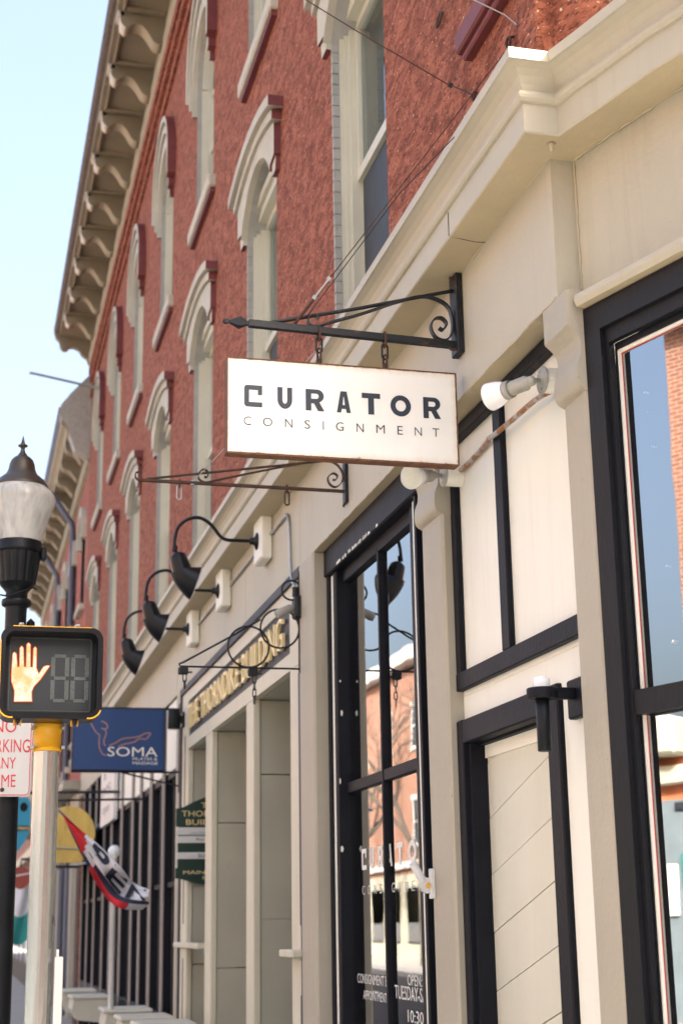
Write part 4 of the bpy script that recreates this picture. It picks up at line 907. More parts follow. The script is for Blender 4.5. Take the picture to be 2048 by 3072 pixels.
# ------------- gooseneck lamps
def gooseneck(y, label):
    T = thing('gooseneck_lamp', (2.0, y, 4.17), label, 'lamp', 'gooseneck lamps over the entrance')
    m = MB(); m.bbox(1.915, 1.9985, y - .14, y + .14, 4.02, 4.335, .012); m.build('mounting_block', CREAM, T)
    m = MB(); m.lathe([(.062, 0), (.06, .008), (.03, .022), (.024, .03), (.024, .05), (.016, .055)], (1.915, y, 4.17), (-1, 0, 0), 18); m.build('canopy', BLACK, T)
    m = MB(); m.tube(smooth_pts([(1.90, y, 4.17), (1.76, y, 4.17), (1.70, y, 4.172), (1.655, y, 4.195), (1.605, y, 4.258), (1.55, y, 4.305), (1.49, y, 4.322), (1.42, y, 4.302), (1.365, y, 4.25), (1.342, y, 4.18), (1.336, y, 4.11), (1.35, y, 4.06)], 4), .0125, 10); m.lathe([(.02, 0), (.02, .04)], (1.337, y, 4.07), (.1, 0, 1), 10); m.build('arm', BLACK, T)
    A = Vector((.30, 0, -.954)).normalized(); c0 = Vector((1.352, y, 4.065))
    m = MB(); m.lathe([(.018, 0), (.030, .004), (.055, .022), (.060, .05), (.068, .12), (.070, .135)], c0, A, 24, flute=lambda j, r, t: 1.0 - (.05 if (j % 2 and r > .05) else 0)); m.build('lamp_neck', BLACK, T)
    rings = [(c0 + A * .132, A, .072), (c0 + A * .137, A, .086), (Vector((1.408, y, 3.89)), Vector((.42, 0, -.9)), .105), (Vector((1.440, y, 3.855)), Vector((.68, 0, -.73)), .122), (Vector((1.485, y, 3.842)), Vector((.93, 0, -.36)), .135)]
    m = MB(); n_ = 24
    def ringv(c, nrm, r):
        nrm = nrm.normalized(); a = Vector((0, 1, 0)); b = nrm.cross(a); return [c + (a * math.cos(2 * PI * j / n_) + b * math.sin(2 * PI * j / n_)) * r for j in range(n_)]
    def loft(rv, nm, mat):
        mm = MB()
        for i in range(len(rv) - 1):
            mm.add(rv[i] + rv[i + 1], [(j, (j + 1) % n_, n_ + (j + 1) % n_, n_ + j) for j in range(n_)], 0, True)
        mm.build(nm, mat, T)
    def bridge(a, b, k):
        out = []
        for q in range(k + 1):
            t = q / k; c = a[0].lerp(b[0], t); nn = a[1].normalized().lerp(b[1].normalized(), t); out.append(ringv(c, nn, a[2] + (b[2] - a[2]) * (t ** .8)))
        return out
    R0 = (c0 + A * .134, A, .084); R1 = (Vector((1.486, y, 3.850)), Vector((.95, 0, -.31)), .120)
    mm = MB(); vs = []; body = bridge(R0, R1, 7)
    for r in body: vs += r
    mm.add(vs, [(i * n_ + j, i * n_ + (j + 1) % n_, (i + 1) * n_ + (j + 1) % n_, (i + 1) * n_ + j) for i in range(7) for j in range(n_)], 0, True); mm.add(body[0], [tuple(range(n_))], 0); mm.build('lamp_shade', BLACK, T)
    mm = MB(); mm.tube(ringv(R1[0], R1[1], .120), .0030, 6, closed=True); mm.build('shade_rim', GALV, T)
    inn = bridge((R0[0] + A * .012, A, .070), (R1[0] - Vector((.004, 0, 0)), R1[1], .115), 6); vs = []
    for r in inn: vs += r
    mm = MB(); mm.add(vs, [(i * n_ + j, i * n_ + (j + 1) % n_, (i + 1) * n_ + (j + 1) % n_, (i + 1) * n_ + j) for i in range(6) for j in range(n_)], 0, True); mm.build('shade_lining', PLATEW, T)
    m = MB(); m.lathe([(.01, -.05), (.03, -.03), (.034, 0), (.02, .03), (.004, .036)], (1.42, y, 3.90), A, 12); m.build('bulb', BULB, T)
gooseneck(10.0, 'black gooseneck lamp over the entrance, the one closest to the white sign'); gooseneck(11.65, 'black gooseneck lamp over the entrance, middle one of three'); gooseneck(13.3, 'black gooseneck lamp over the entrance, the one closest to the blue sign')
CD = MB(); CD.tube(smooth_pts([(1.985, 13.16, 4.19), (1.985, 11.80, 4.19)], 2), .011, 8); CD.tube([(1.985, 11.51, 4.19), (1.985, 10.15, 4.19)], .011, 8); CD.tube(smooth_pts([(1.985, 9.86, 4.19), (1.985, 9.40, 4.19), (1.985, 9.32, 4.18), (1.985, 9.28, 4.14), (1.985, 9.26, 4.05), (1.983, 9.2, 3.75), (1.98, 8.99, 3.60)], 5), .011, 8)
tag(CD.build('electrical_conduit', GALV), 'grey electrical conduit running between the gooseneck lamp blocks', 'conduit')

# ------------- floodlights on the cream bay and their rusted conduit
def flood(yb, zb, K, Bp, label):
    T = thing('floodlight', (2.13, yb, zb), label, 'lamp', 'floodlights on the cream bay')
    m = MB(); m.lathe([(.049, 0), (.049, .075), (.046, .08)], (2.134, yb, zb), (-1, 0, 0), 24); m.build('junction_box', CREAM, T)
    m = MB(); m.lathe([(.053, 0), (.053, .006), (.047, .010), (.02, .012), (.014, .02)], (2.054, yb, zb), (-1, 0, 0), 24); m.lathe([(.006, 0), (.006, .006)], (2.046, yb, zb + .034), (-1, 0, 0), 6); m.lathe([(.006, 0), (.006, .006)], (2.046, yb, zb - .034), (-1, 0, 0), 6); m.build('cover_plate', GREYCAST, T)
    K = Vector(K); Bp = Vector(Bp); d = (Bp - K).normalized()
    m = MB(); m.tube([(2.046, yb, zb), (K.x + .02, (yb + K.y) / 2, (zb + K.z) / 2), K], .010, 8); m.lathe([(.008, -.018), (.018, -.012), (.020, 0), (.018, .012), (.008, .018)], K, (0, .3, 1), 12); m.build('knuckle', GREYCAST, T)
    L_ = (Bp - K).length; hl = L_ - .085
    m = MB(); pr = [(.012, .0), (.022, .012), (.026, .02)]
    for i in range(9): pr += [(.0285, .024 + i * hl * .085), (.0265, .024 + i * hl * .085 + hl * .045)]
    pr += [(.034, hl - .02), (.036, hl - .004), (.036, hl + .008), (.03, hl + .008)]
    m.lathe(pr, K, d, 24); m.build('lamp_holder', GREYCAST, T)
    m = MB(); q = K + d * hl; m.lathe([(.030, .0), (.034, .008), (.043, .025), (.050, .05), (.054, .078), (.055, .085), (.052, .087)], q, d, 28, cap=False); m.build('reflector_bulb', BULB, T)
    m = MB(); m.lathe([(.052, .086), (.045, .0885), (.03, .0905), (.012, .0915), (.001, .092)], q, d, 28); m.build('bulb_face', BULBF, T)
flood(4.99, 3.56, (1.985, 4.945, 3.535), (1.885, 5.115, 3.525), 'white floodlight on a grey holder by the corner pilaster, seen from the side')
flood(6.215, 3.545, (1.985, 6.17, 3.528), (1.845, 6.05, 3.478), 'floodlight below the white sign with its frosted face toward the street corner')
m = MB(); m.tube(smooth_pts([(2.10, 5.03, 3.535), (2.095, 5.18, 3.55), (2.093, 5.45, 3.553), (2.085, 5.63, 3.552), (2.088, 5.70, 3.56), (2.115, 5.80, 3.575), (2.12, 5.95, 3.568), (2.12, 6.10, 3.562), (2.118, 6.18, 3.558)], 5), .0115, 10)
T_ = m.build('rusted_conduit', CONDRUST); tag(T_, 'rust-stained conduit slanting between the two floodlights across the cream bay', 'conduit')
SCN = thing('wall_sconce', (2.13, 4.98, 2.36), 'black wall sconce with downward tube beside the boarded door', 'lamp')
m = MB(); m.bbox(2.10, 2.1345, 4.905, 5.045, 2.285, 2.425, .006); m.build('back_plate', NEARBLK, SCN)
m = MB(); m.bbox(2.02, 2.10, 4.955, 4.995, 2.35, 2.39, .004); m.lathe([(.052, 0), (.055, .004), (.055, .034), (.052, .038)], (1.98, 4.98, 2.35), (0, 0, 1), 24); m.build('arm', NEARBLK, SCN)
m = MB(); m.lathe([(.023, 0), (.025, .003), (.025, .19), (.022, .192)], (1.98, 4.98, 2.165), (0, 0, 1), 18); m.build('tube', LAMPBLK, SCN)
m = MB(); m.lathe([(.030, 0), (.031, .02), (.029, .036), (.02, .042)], (1.98, 4.98, 2.386), (0, 0, 1), 18); m.build('glass_cup', BULB, SCN)
FH = thing('flagpole_holder', (2.055, 6.575, 1.75), 'white toothed flagpole socket screwed beside the shop window', 'bracket')
m = MB(); m.bbox(2.038, 2.0595, 6.562, 6.595, 1.69, 1.82, .003); m.lathe([(.034, -.012), (.034, .012)], (2.025, 6.578, 1.748), (0, 1, 0), 18, flute=lambda j, r, t: 1.0 + (.06 if j % 2 else -.06)); m.build('base', PLATEW, FH)
m = MB(); m.lathe([(.018, 0), (.018, .095), (.014, .095)], (2.008, 6.578, 1.765), (-.5, 0, .86), 16); m.build('socket', PLATEW, FH)
m = MB(); m.lathe([(.010, 0), (.010, .01)], (2.025, 6.564, 1.748), (0, -1, 0), 8); m.build('bolt', YEL, FH)

# ------------- lettering on the shop glass, fairy lights, clothes inside
GLT = MB(); gx = 2.1455
def gp(u, w_, d): return (gx, -u, w_)
for ch, (a, b) in zip('CURATOR', ((8.17, 8.07), (8.0, 7.91), (7.83, 7.73), (7.655, 7.56), (7.47, 7.36), (7.27, 7.13), (7.04, 6.93))):
    v, f = poly2d(letter(ch)); GLT.add([(gx, a + p[0] * (b - a), 1.868 + p[1] * .112) for p in v], f)
for i, ch in enumerate('CONSIGNMENT'):
    a = 8.17 - i * .118
    fit_text(GLT, ch, -a, -a + (.008 if ch == 'I' else .052), 1.737, 1.785, gp, bold=-.012)
fit_text(GLT, 'CONSIGNMENT BY', -8.31, -7.66, 1.275, 1.325, gp); fit_text(GLT, 'APPOINTMENT', -8.19, -7.72, 1.195, 1.242, gp)
fit_text(GLT, 'OPEN:', -7.34, -7.10, 1.295, 1.345, gp); fit_text(GLT, 'TUESDAY-SAT', -7.57, -6.98, 1.225, 1.29, gp); fit_text(GLT, '10:30-5', -7.35, -6.99, 1.125, 1.182, gp)
GLT.build_each('window_letter', OFFW, swo)
def fairy(pts, label, nb):
    T = thing('fairy_lights', pts[0], label, 'string lights'); m = MB(); P_ = smooth_pts(pts, 6); m.tube(P_, .0032, 5); m.build('wire', OFFW, T); random.seed(nb)
    m = MB()
    for i in range(nb):
        p = P_[int((i + .5) / nb * (len(P_) - 1))]; d = Vector((random.uniform(-.3, .3), random.choice((-1, 1)) * .8, random.uniform(-.3, .5))).normalized(); m.tube([p, p + d * .034], [.006, .004], 6)
    m.build('bulbs', BULB, T)
fairy([(2.24, 8.40, 3.30), (2.235, 8.385, 2.9), (2.24, 8.36, 2.6), (2.235, 8.31, 2.25), (2.24, 8.28, 2.0), (2.24, 8.23, 1.62), (2.24, 8.15, 1.45), (2.23, 8.10, 1.28)], 'white fairy lights hanging inside the divided shop window', 22)
fairy([(2.32, 4.13, 3.40), (2.25, 4.32, 3.47), (2.19, 4.492, 3.49), (2.195, 4.485, 3.44), (2.20, 4.475, 3.38), (2.203, 4.46, 3.30), (2.205, 4.455, 3.21), (2.205, 4.45, 3.12), (2.207, 4.44, 3.0), (2.208, 4.43, 2.8), (2.21, 4.42, 2.6), (2.212, 4.41, 2.4)], 'white fairy lights hanging inside the corner window', 20)
def garment(x, y, zt, zb, w_, mat, label):
    T = thing('hanging_garment', (x, y, zb), label, 'garment', 'clothes in the shop window'); m = MB(); n_ = 20
    rows = [(zt, .10), (zt - .05, .5), (zt - .25, .62), ((zt + zb) / 2, .8), (zb, 1.0)]; vs = []
    for z, k in rows:
        for j in range(n_):
            a = 2 * PI * j / n_; r = w_ / 2 * k * (1 + .08 * math.sin(5 * a + z * 3)); vs.append((x + r * math.cos(a) * .45, y + r * math.sin(a), z))
    fs = [(i * n_ + j, i * n_ + (j + 1) % n_, (i + 1) * n_ + (j + 1) % n_, (i + 1) * n_ + j) for i in range(len(rows) - 1) for j in range(n_)]
    m.add(vs, fs, 0, True); m.build('cloth', mat, T); m = MB(); m.tube([(x, y, zt), (x, y, zt + .08)], .004, 6); m.tube([(x, y, zb), (x, y, .0)], .012, 6); m.build('stand', IRON, T)
def plaid(name, a, b, c):
    mt, n, out = nodes_of(name); v = coords(n)
    w1 = N(n, 'ShaderNodeTexWave', wave_type='BANDS', bands_direction='Z'); w1.inputs['Scale'].default_value = 5.5; n.links.new(v, w1.inputs[0]); w2 = N(n, 'ShaderNodeTexWave', wave_type='BANDS', bands_direction='Y'); w2.inputs['Scale'].default_value = 5.5; n.links.new(v, w2.inputs[0])
    cc = mixc(n, ramp(n, w1.outputs[1], .6, .65), a, b); cc = mixc(n, ramp(n, w2.outputs[1], .7, .75), cc, c); p = N(n, 'ShaderNodeBsdfPrincipled'); p.inputs['Roughness'].default_value = .9
    n.links.new(cc, p.inputs[0]); n.links.new(p.outputs[0], out.inputs[0]); return mt
garment(2.46, 8.13, 1.45, .7, .36, plaid('teal_plaid', (.02, .16, .15), (.02, .05, .07), (.20, .03, .05)), 'teal and red plaid garment standing in the shop window')
garment(2.58, 8.30, 1.66, 1.38, .30, M('orange_cloth', (.75, .12, .01), .8, .3, 6), 'orange top showing above the plaid garment in the shop window')
GE = MB(); GE.bbox(2.52, 2.56, 8.30, 8.41, 1.80, 1.94, .01); tag(GE.build('green_card', M('green_card', (.03, .45, .08), .6, .1, 4)), 'bright green card on the shop window wall', 'card')

# ================================================================ STREET FURNITURE
PS = thing('pedestrian_signal', (.35, 6.72, 0), 'pedestrian signal showing an orange raised hand on an aluminium pole', 'traffic signal')
m = MB(); m.lathe([(.055, 0), (.055, 2.40)], (.352, 6.72, 0), (0, 0, 1), 32); m.lathe([(.10, 0), (.10, .03), (.07, .06)], (.352, 6.72, 0), (0, 0, 1), 24); m.build('pole', ALU, PS)
m = MB(); m.lathe([(.059, 0), (.063, .002), (.063, .016), (.060, .018), (.060, .085), (.063, .087), (.063, .118), (.058, .126), (.035, .142), (.035, .17)], (.352, 6.72, 2.335), (0, 0, 1), 32); m.build('yellow_collar', YEL, PS)
m = MB()
for z in (2.35, 2.435):
    for s_ in (-1, 1): m.bbox(.352 + s_ * .066 - .008, .352 + s_ * .066 + .008, 6.665, 6.70, z - .008, z + .008, .002)
m.build_each('collar_bolt', GALV, PS)
x0, x1, z0, z1 = .130, .566, 2.452, 2.85
m = MB(); m.prism(rrect(x0, x1, z0, z1, .055, 6), 'y', 6.50, 6.66, holes=[rrect(x0 + .022, x1 - .022, z0 + .022, z1 - .022, .04, 6)]); m.build('visor', BLACK, PS)
m = MB(); m.prism(rrect(x0 - .004, x1 + .006, z0 + .035, z1 - .02, .06, 6), 'y', 6.661, 6.78); m.build('housing', BLACK, PS)
m = MB(); m.prism(rrect(x0 + .022, x1 - .022, z0 + .022, z1 - .022, .04, 6), 'y', 6.605, 6.62, holes=[rrect(.1695, .5275, 2.493, 2.8215, .012, 3)]); m.build('bezel', BLACK, PS)
MB().prism(rrect(.169, .528, 2.4925, 2.822, .012, 3), 'y', 6.606, 6.618).build('lens', FACEG, PS)
m = MB(); m.prism(rrect(.174, .523, 2.4975, 2.817, .010, 3), 'y', 6.6035, 6.6055, holes=[rrect(.1765, .5205, 2.500, 2.8145, .009, 3)]); m.build('lens_border', SEG, PS)
m = MB()                                                # yellow lip showing at the lower corners and the street side
def lip(a0, a1, cx, cz, r0, r1, n_=8):
    o_ = arc(cx, cz, r1, r1, a0, a1, n_); i_ = arc(cx, cz, r0, r0, a1, a0, n_); m.prism(o_ + i_, 'y', 6.4965, 6.4995)
lip(PI, PI * 1.5 + .15, x0 + .055, z0 + .055, .049, .055); lip(PI * 1.5 - .15, 2 * PI - .3, x1 - .055, z0 + .055, .049, .055)
m.prism([(x0, z0 + .055), (x0 + .006, z0 + .055), (x0 + .003, z1 - .07), (x0, z1 - .05)], 'y', 6.4965, 6.4995); m.prism([(x0 + .05, z1 - .003), (x1 - .05, z1 - .003), (x1 - .05, z1), (x0 + .05, z1)], 'y', 6.4965, 6.4995); m.build_each('yellow_lip', YEL, PS)
HAND = [(.194, 2.519), (.194, 2.566), (.18, 2.606), (.178, 2.635), (.18, 2.727), (.188, 2.737), (.2, 2.727), (.206, 2.672), (.21, 2.672), (.209, 2.753), (.218, 2.764), (.228, 2.754), (.234, 2.673), (.238, 2.673), (.237, 2.769), (.247, 2.779), (.257, 2.769), (.261, 2.672), (.266, 2.672), (.266, 2.751), (.275, 2.763), (.284, 2.752), (.286, 2.667), (.295, 2.647), (.312, 2.675), (.326, 2.681), (.344, 2.68), (.304, 2.616), (.278, 2.586), (.27, 2.564), (.273, 2.521)]
S_ = 6.603 / 6.5; HAND = [(p[0] * S_, 1.6 + (p[1] - 1.6) * S_) for p in HAND]
def hand_mat():
    mt, n, out = nodes_of('lit_hand'); v = coords(n); vo = N(n, 'ShaderNodeTexVoronoi'); vo.inputs['Scale'].default_value = 26; n.links.new(v, vo.inputs['Vector']); nz = noise(n, v, 18, 2)
    dots = N(n, 'ShaderNodeTexVoronoi'); dots.inputs['Scale'].default_value = 330; n.links.new(v, dots.inputs['Vector'])
    c = mixc(n, ramp(n, nz, .36, .60), (1.0, .56, .26), (1.0, .93, .78)); c = mixc(n, ramp(n, dots.outputs['Distance'], .45, .85), c, (1.0, .36, .10))
    e = N(n, 'ShaderNodeEmission'); e.inputs[1].default_value = .32; n.links.new(c, e.inputs[0]); n.links.new(e.outputs[0], out.inputs[0]); return mt
MB().prism(HAND, 'y', 6.599, 6.6045).build('hand_symbol_edge', emis('hand_edge_glow', (1.0, .17, .035), .22), PS)
cu = bpy.data.curves.new('h', 'CURVE'); cu.dimensions = '2D'; cu.fill_mode = 'BOTH'; cu.offset = -.0032
sp_ = cu.splines.new('POLY'); sp_.points.add(len(HAND) - 1); sp_.use_cyclic_u = True
for p, q in zip(sp_.points, reversed(HAND)): p.co = (q[0], q[1], 0, 1)
v, f = curve_mesh(cu)
vx = [p[0] for p in v]
MB().add([(p[0], 6.5975, p[1]) for p in v], f).build('hand_symbol', hand_mat(), PS)
m = MB(); T_ = .016
for cx in (.351, .437):
    w_ = .078; h_ = .21; a, b, zlo = cx, cx + w_, 2.537
    zm = zlo + h_ / 2
    for q in ((a + .014, b - .014, zlo, zlo + .015), (a + .014, b - .014, zm - .0075, zm + .0075), (a + .014, b - .014, zlo + h_ - .015, zlo + h_), (a, a + .018, zlo + .012, zm - .009), (b - .018, b, zlo + .012, zm - .009), (a, a + .018, zm + .009, zlo + h_ - .012), (b - .018, b, zm + .009, zlo + h_ - .012)): m.box(q[0], q[1], 6.603, 6.6055, q[2], q[3])
m.build_each('countdown_segment', SEG, PS)
for x in (.215, .455):
    mm = MB(); mm.bbox(x - .011, x + .011, 6.52, 6.55, z1 + .001, z1 + .018, .003); mm.lathe([(.006, 0), (.007, .004), (.004, .01)], (x, 6.52, z1 + .010), (0, -1, 0), 8); mm.build('visor_latch', GALV, PS)
    mm = MB(); mm.prism([(x - .012, z0), (x + .012, z0), (x + .005, z0 - .022), (x - .003, z0 - .024)], 'y', 6.51, 6.56); mm.build('hinge_lug', BLACK, PS)
    mm = MB(); mm.bbox(x - .018, x - .010, 6.53, 6.56, z0 - .026, z0 - .001, .002); mm.bbox(x + .009, x + .016, 6.53, 6.56, z0 - .026, z0 - .001, .002); mm.build('hinge_tab', YEL, PS)
m = MB(); m.bbox(.412, .448, 6.665, 6.675, .9, 1.475, .004); m.bbox(.418, .430, 6.6745, 6.70, 1.45, 1.505, .003); m.build('button_plate_edge', PLATEW, PS)
m = MB(); fit_text(m, 'Pk', .398, .413, 1.603, 1.640, lambda u, w_, d: (u, 6.6905 - .002 - (u - .398) * -.9, w_)); m.build('marker_scrawl', BLACK, PS)

SLM = thing('street_lamp', (.241, 8.3, 0), 'black street lamp with ribbed glass globe and bronze finial cap', 'street lamp')
c_ = (.241, 8.3, 0)
m = MB(); m.lathe([(.17, 0), (.17, .12), (.13, .2), (.12, .5), (.075, .62), (.060, .7), (.054, 2.4), (.058, 3.27), (.060, 3.30)], c_, (0, 0, 1), 24); m.lathe([(.062, 3.296), (.079, 3.306), (.081, 3.322), (.079, 3.336), (.062, 3.346)], c_, (0, 0, 1), 32); m.build('post', LAMPBLK, SLM)
m = MB(); m.lathe([(.058, 3.335), (.060, 3.38), (.085, 3.41), (.102, 3.43)], c_, (0, 0, 1), 32); m.lathe([(.102, 3.43), (.112, 3.50), (.122, 3.575), (.124, 3.60)], c_, (0, 0, 1), 48, flute=lambda j, r, t: 1.0 - (.045 if j % 3 == 0 else 0), smooth=False, cap=False); m.lathe([(.126, 3.60), (.132, 3.605), (.132, 3.62), (.128, 3.625), (.128, 3.66), (.124, 3.666)], c_, (0, 0, 1), 32); m.build('fluted_fitter', LAMPBLK, SLM)
def globe_mat():
    mt, n, out = nodes_of('ribbed_globe'); tr = N(n, 'ShaderNodeBsdfTransparent'); tr.inputs[0].default_value = (.9, .9, .88, 1); tl = N(n, 'ShaderNodeBsdfTranslucent'); tl.inputs[0].default_value = (.95, .94, .90, 1); df = N(n, 'ShaderNodeBsdfDiffuse'); df.inputs[0].default_value = (.86, .86, .82, 1); gl_ = N(n, 'ShaderNodeBsdfGlossy'); gl_.inputs['Roughness'].default_value = .12
    a = N(n, 'ShaderNodeMixShader'); a.inputs[0].default_value = .5; n.links.new(tl.outputs[0], a.inputs[1]); n.links.new(df.outputs[0], a.inputs[2])
    v = coords(n, (1, 1, .12)); nz = noise(n, v, 26, 3); b = N(n, 'ShaderNodeMixShader'); n.links.new(ramp(n, nz, -.25, .60), b.inputs[0]); n.links.new(tr.outputs[0], b.inputs[1]); n.links.new(a.outputs[0], b.inputs[2])
    fr = N(n, 'ShaderNodeFresnel'); c = N(n, 'ShaderNodeMixShader'); n.links.new(fr.outputs[0], c.inputs[0]); n.links.new(b.outputs[0], c.inputs[1]); n.links.new(gl_.outputs[0], c.inputs[2]); n.links.new(c.outputs[0], out.inputs[0]); return mt
m = MB(); m.lathe([(.122, 3.665), (.128, 3.69), (.142, 3.75), (.158, 3.80), (.172, 3.845), (.186, 3.875), (.193, 3.905), (.190, 3.93), (.176, 3.955), (.156, 3.972), (.146, 3.985)], c_, (0, 0, 1), 96, flute=lambda j, r, t: 1.0 + (.004 if j % 2 else -.004), cap=False); m.build('globe', globe_mat(), SLM)
m = MB(); m.lathe([(.05, 3.66), (.05, 3.70), (.036, 3.71), (.036, 3.86), (.02, 3.90)], c_, (0, 0, 1), 16); m.build('lamp_core', BULB, SLM)
m = MB(); m.lathe([(.150, 3.978), (.152, 3.99), (.143, 4.0), (.128, 4.025), (.105, 4.045), (.088, 4.06), (.076, 4.085), (.070, 4.12), (.060, 4.145), (.042, 4.163), (.028, 4.170), (.026, 4.178), (.016, 4.19), (.011, 4.21), (.014, 4.222), (.027, 4.228), (.027, 4.234), (.013, 4.242), (.009, 4.256), (.002, 4.29)], c_, (0, 0, 1), 40); m.build('bronze_cap', COPPER, SLM)
m = MB(); m.bbox(.362, .392, 8.26, 8.31, 3.565, 3.635, .006); m.tube([(.345, 8.29, 3.60), (.37, 8.29, 3.60)], .012, 8); m.build('photocell', LAMPBLK, SLM)
m = MB(); m.tube(smooth_pts([(.15, 8.24, 3.352), (.2, 8.22, 3.345), (.26, 8.22, 3.37), (.32, 8.25, 3.40), (.345, 8.27, 3.395)], 4), .005, 6); m.bbox(.30, .345, 8.27, 8.33, 3.16, 3.235, .02); m.build('cable', LAMPBLK, SLM)

NP = thing('parking_sign', (.20, 8.2, 2.26), 'white metal sign with red NO PARKING ANY TIME on the lamp post', 'sign')
MB().prism(rrect(.050, .352, 2.262, 2.722, .028, 6), 'y', 8.205, 8.209).build('plate', PLATEW, NP)
m = MB(); m.prism(rrect(.056, .346, 2.268, 2.716, .024, 6), 'y', 8.203, 8.2048, holes=[rrect(.060, .342, 2.272, 2.712, .021, 6)])
for s_, a, b, z, zz in (('NO', .148, .266, 2.598, 2.668), ('PARKING', .092, .340, 2.493, 2.563), ('ANY', .156, .270, 2.408, 2.466), ('TIME', .142, .273, 2.312, 2.376)): fit_text(m, s_, a, b, z, zz, lambda u, w_, d: (u, 8.2038, w_))
m.build('red_print', SREDC, NP)
m = MB(); m.lathe([(.011, 0), (.012, .003), (.007, .006)], (.205, 8.205, 2.297), (0, -1, 0), 12); m.bbox(.19, .22, 8.209, 8.25, 2.28, 2.315, .003); m.bbox(.19, .22, 8.209, 8.25, 2.66, 2.695, .003); m.build('bolt', RUSTIRON, NP)

# ------------- blue sign with the line drawing
SO = thing('blue_sign', (1.42, 14.3, 3.0), 'blue hanging sign lettered SOMA PILATES & MASSAGE with a rose line drawing', 'sign')
yS = 14.3
MB().bbox(.985, 1.840, yS, yS + .09, 3.003, 3.578, .004).build('sign_box', BLUE, SO)
m = MB(); m.box(.978, .984, yS - .004, yS + .094, 2.998, 3.583); m.box(1.841, 1.85, yS - .004, yS + .094, 2.998, 3.583); m.box(.984, 1.841, yS - .002, yS + .094, 3.5785, 3.583); m.box(.984, 1.841, yS - .002, yS + .094, 2.998, 3.0025); m.build('edge_trim', SLATE, SO)
m = MB()
for P_ in ([(1.136, 3.454), (1.192, 3.36), (1.23, 3.327), (1.228, 3.285), (1.233, 3.209), (1.265, 3.149), (1.300, 3.139)], [(1.09, 3.53), (1.136, 3.454)], [(1.242, 3.46), (1.288, 3.438), (1.304, 3.403), (1.282, 3.384), (1.244, 3.391)], [(1.244, 3.391), (1.282, 3.377), (1.29, 3.331), (1.273, 3.285), (1.274, 3.248), (1.289, 3.225)], [(1.323, 3.229), (1.376, 3.253), (1.45, 3.295), (1.595, 3.316), (1.655, 3.347), (1.709, 3.35), (1.698, 3.329), (1.664, 3.294), (1.603, 3.297), (1.557, 3.266), (1.489, 3.25), (1.444, 3.238), (1.407, 3.219)]):
    q = smooth_pts([Vector((p[0], yS - .003, p[1])) for p in P_], 5)
    for k in range(len(q) - 1):
        a, b = q[k], q[k + 1]; d = (b - a).normalized(); nn = Vector((-d.z, 0, d.x)) * .0065; yo = Vector((0, -.00003 * k, 0)); m.add([a + nn + yo, b + nn + yo, b - nn + yo, a - nn + yo], [(0, 1, 2, 3)])
m.build('line_drawing', LINEPINK, SO)
m = MB(); pl = lambda u, w_, d: (u, yS - .006, w_)
fit_text(m, 'SOMA', 1.308, 1.778, 3.130, 3.218, pl); fit_text(m, 'PILATES &', 1.545, 1.778, 3.095, 3.120, pl); fit_text(m, 'MASSAGE', 1.545, 1.781, 3.054, 3.082, pl); m.build_each('letter', OFFW, SO)
m = MB(); m.tube([(.98, yS + .045, 3.588), (1.995, yS + .045, 3.588)], .012, 6); m.tube([(.98, yS + .045, 2.99), (1.995, yS + .045, 2.99)], .010, 6); m.tube([(1.45, yS + .045, 2.985), (1.60, yS + .045, 2.95), (1.99, yS + .045, 2.86)], .009, 6); m.bbox(1.985, 1.999, yS, yS + .09, 2.80, 3.64, .003); m.build('bracket', IRON, SO)
SPT = thing('cylinder_lamp', (1.93, 14.15, 3.46), 'black cylinder wall lamp beside the blue sign', 'lamp')
m = MB(); m.lathe([(.055, 0), (.058, .004), (.058, .17), (.055, .174)], (1.91, 14.15, 3.375), (0, 0, 1), 20); m.build('tube', LAMPBLK, SPT)
m = MB(); m.bbox(1.96, 1.984, 14.11, 14.19, 3.43, 3.50, .004); m.bbox(1.9835, 2.005, 14.09, 14.21, 3.39, 3.53, .004); m.build('arm', LAMPBLK, SPT)

# ------------- building directory on the far jamb
DS = thing('directory_sign', (2.26, 13.84, 1.93), 'dark green directory board with gilt lettering and white name strips', 'sign'); yd = 13.80
top = [(1.895, 2.452), (2.625, 2.452), (2.625, 2.61)] + [tuple(p) for p in [(2.56, 2.625), (2.47, 2.67), (2.36, 2.715), (2.26, 2.73), (2.16, 2.715), (2.05, 2.67), (1.96, 2.625)]] + [(1.895, 2.61)]
MB().prism(top, 'y', yd, yd + .035).build('head_board', GREEN, DS)
MB().prism([(1.895, 2.085), (2.625, 2.085), (2.625, 1.995), (2.56, 1.985), (2.42, 1.945), (2.26, 1.93), (2.10, 1.945), (1.96, 1.985), (1.895, 1.995)], 'y', yd, yd + .035).build('foot_board', GREEN, DS)
MB().box(1.915, 2.605, yd + .012, yd + .03, 2.085, 2.452).build('back_board', GREEN, DS)
for a, b in ((2.376, 2.444), (2.305, 2.367), (2.163, 2.222)): MB().bbox(1.905, 2.615, yd, yd + .012, a, b, .003).build('name_strip', PLATEW, DS)
m = MB(); pl = lambda u, w_, d: (u, yd - .003, w_)
fit_text(m, 'THE', 2.12, 2.30, 2.615, 2.665, pl); fit_text(m, 'THORNDIKE', 1.945, 2.47, 2.540, 2.592, pl); fit_text(m, 'BUILDING', 1.985, 2.44, 2.465, 2.515, pl); fit_text(m, 'MAIN STREET', 1.965, 2.46, 2.030, 2.062, pl); fit_text(m, 'ROCKLAND', 2.14, 2.38, 1.982, 2.012, pl); m.build_each('gilt_letter', GOLD, DS)
m = MB()
fit_text(m, 'CARLSTROM', 2.02, 2.18, 2.385, 2.402, lambda u, w_, d: (u, yd - .0015, w_)); m.build('green_print', TEAL, DS)
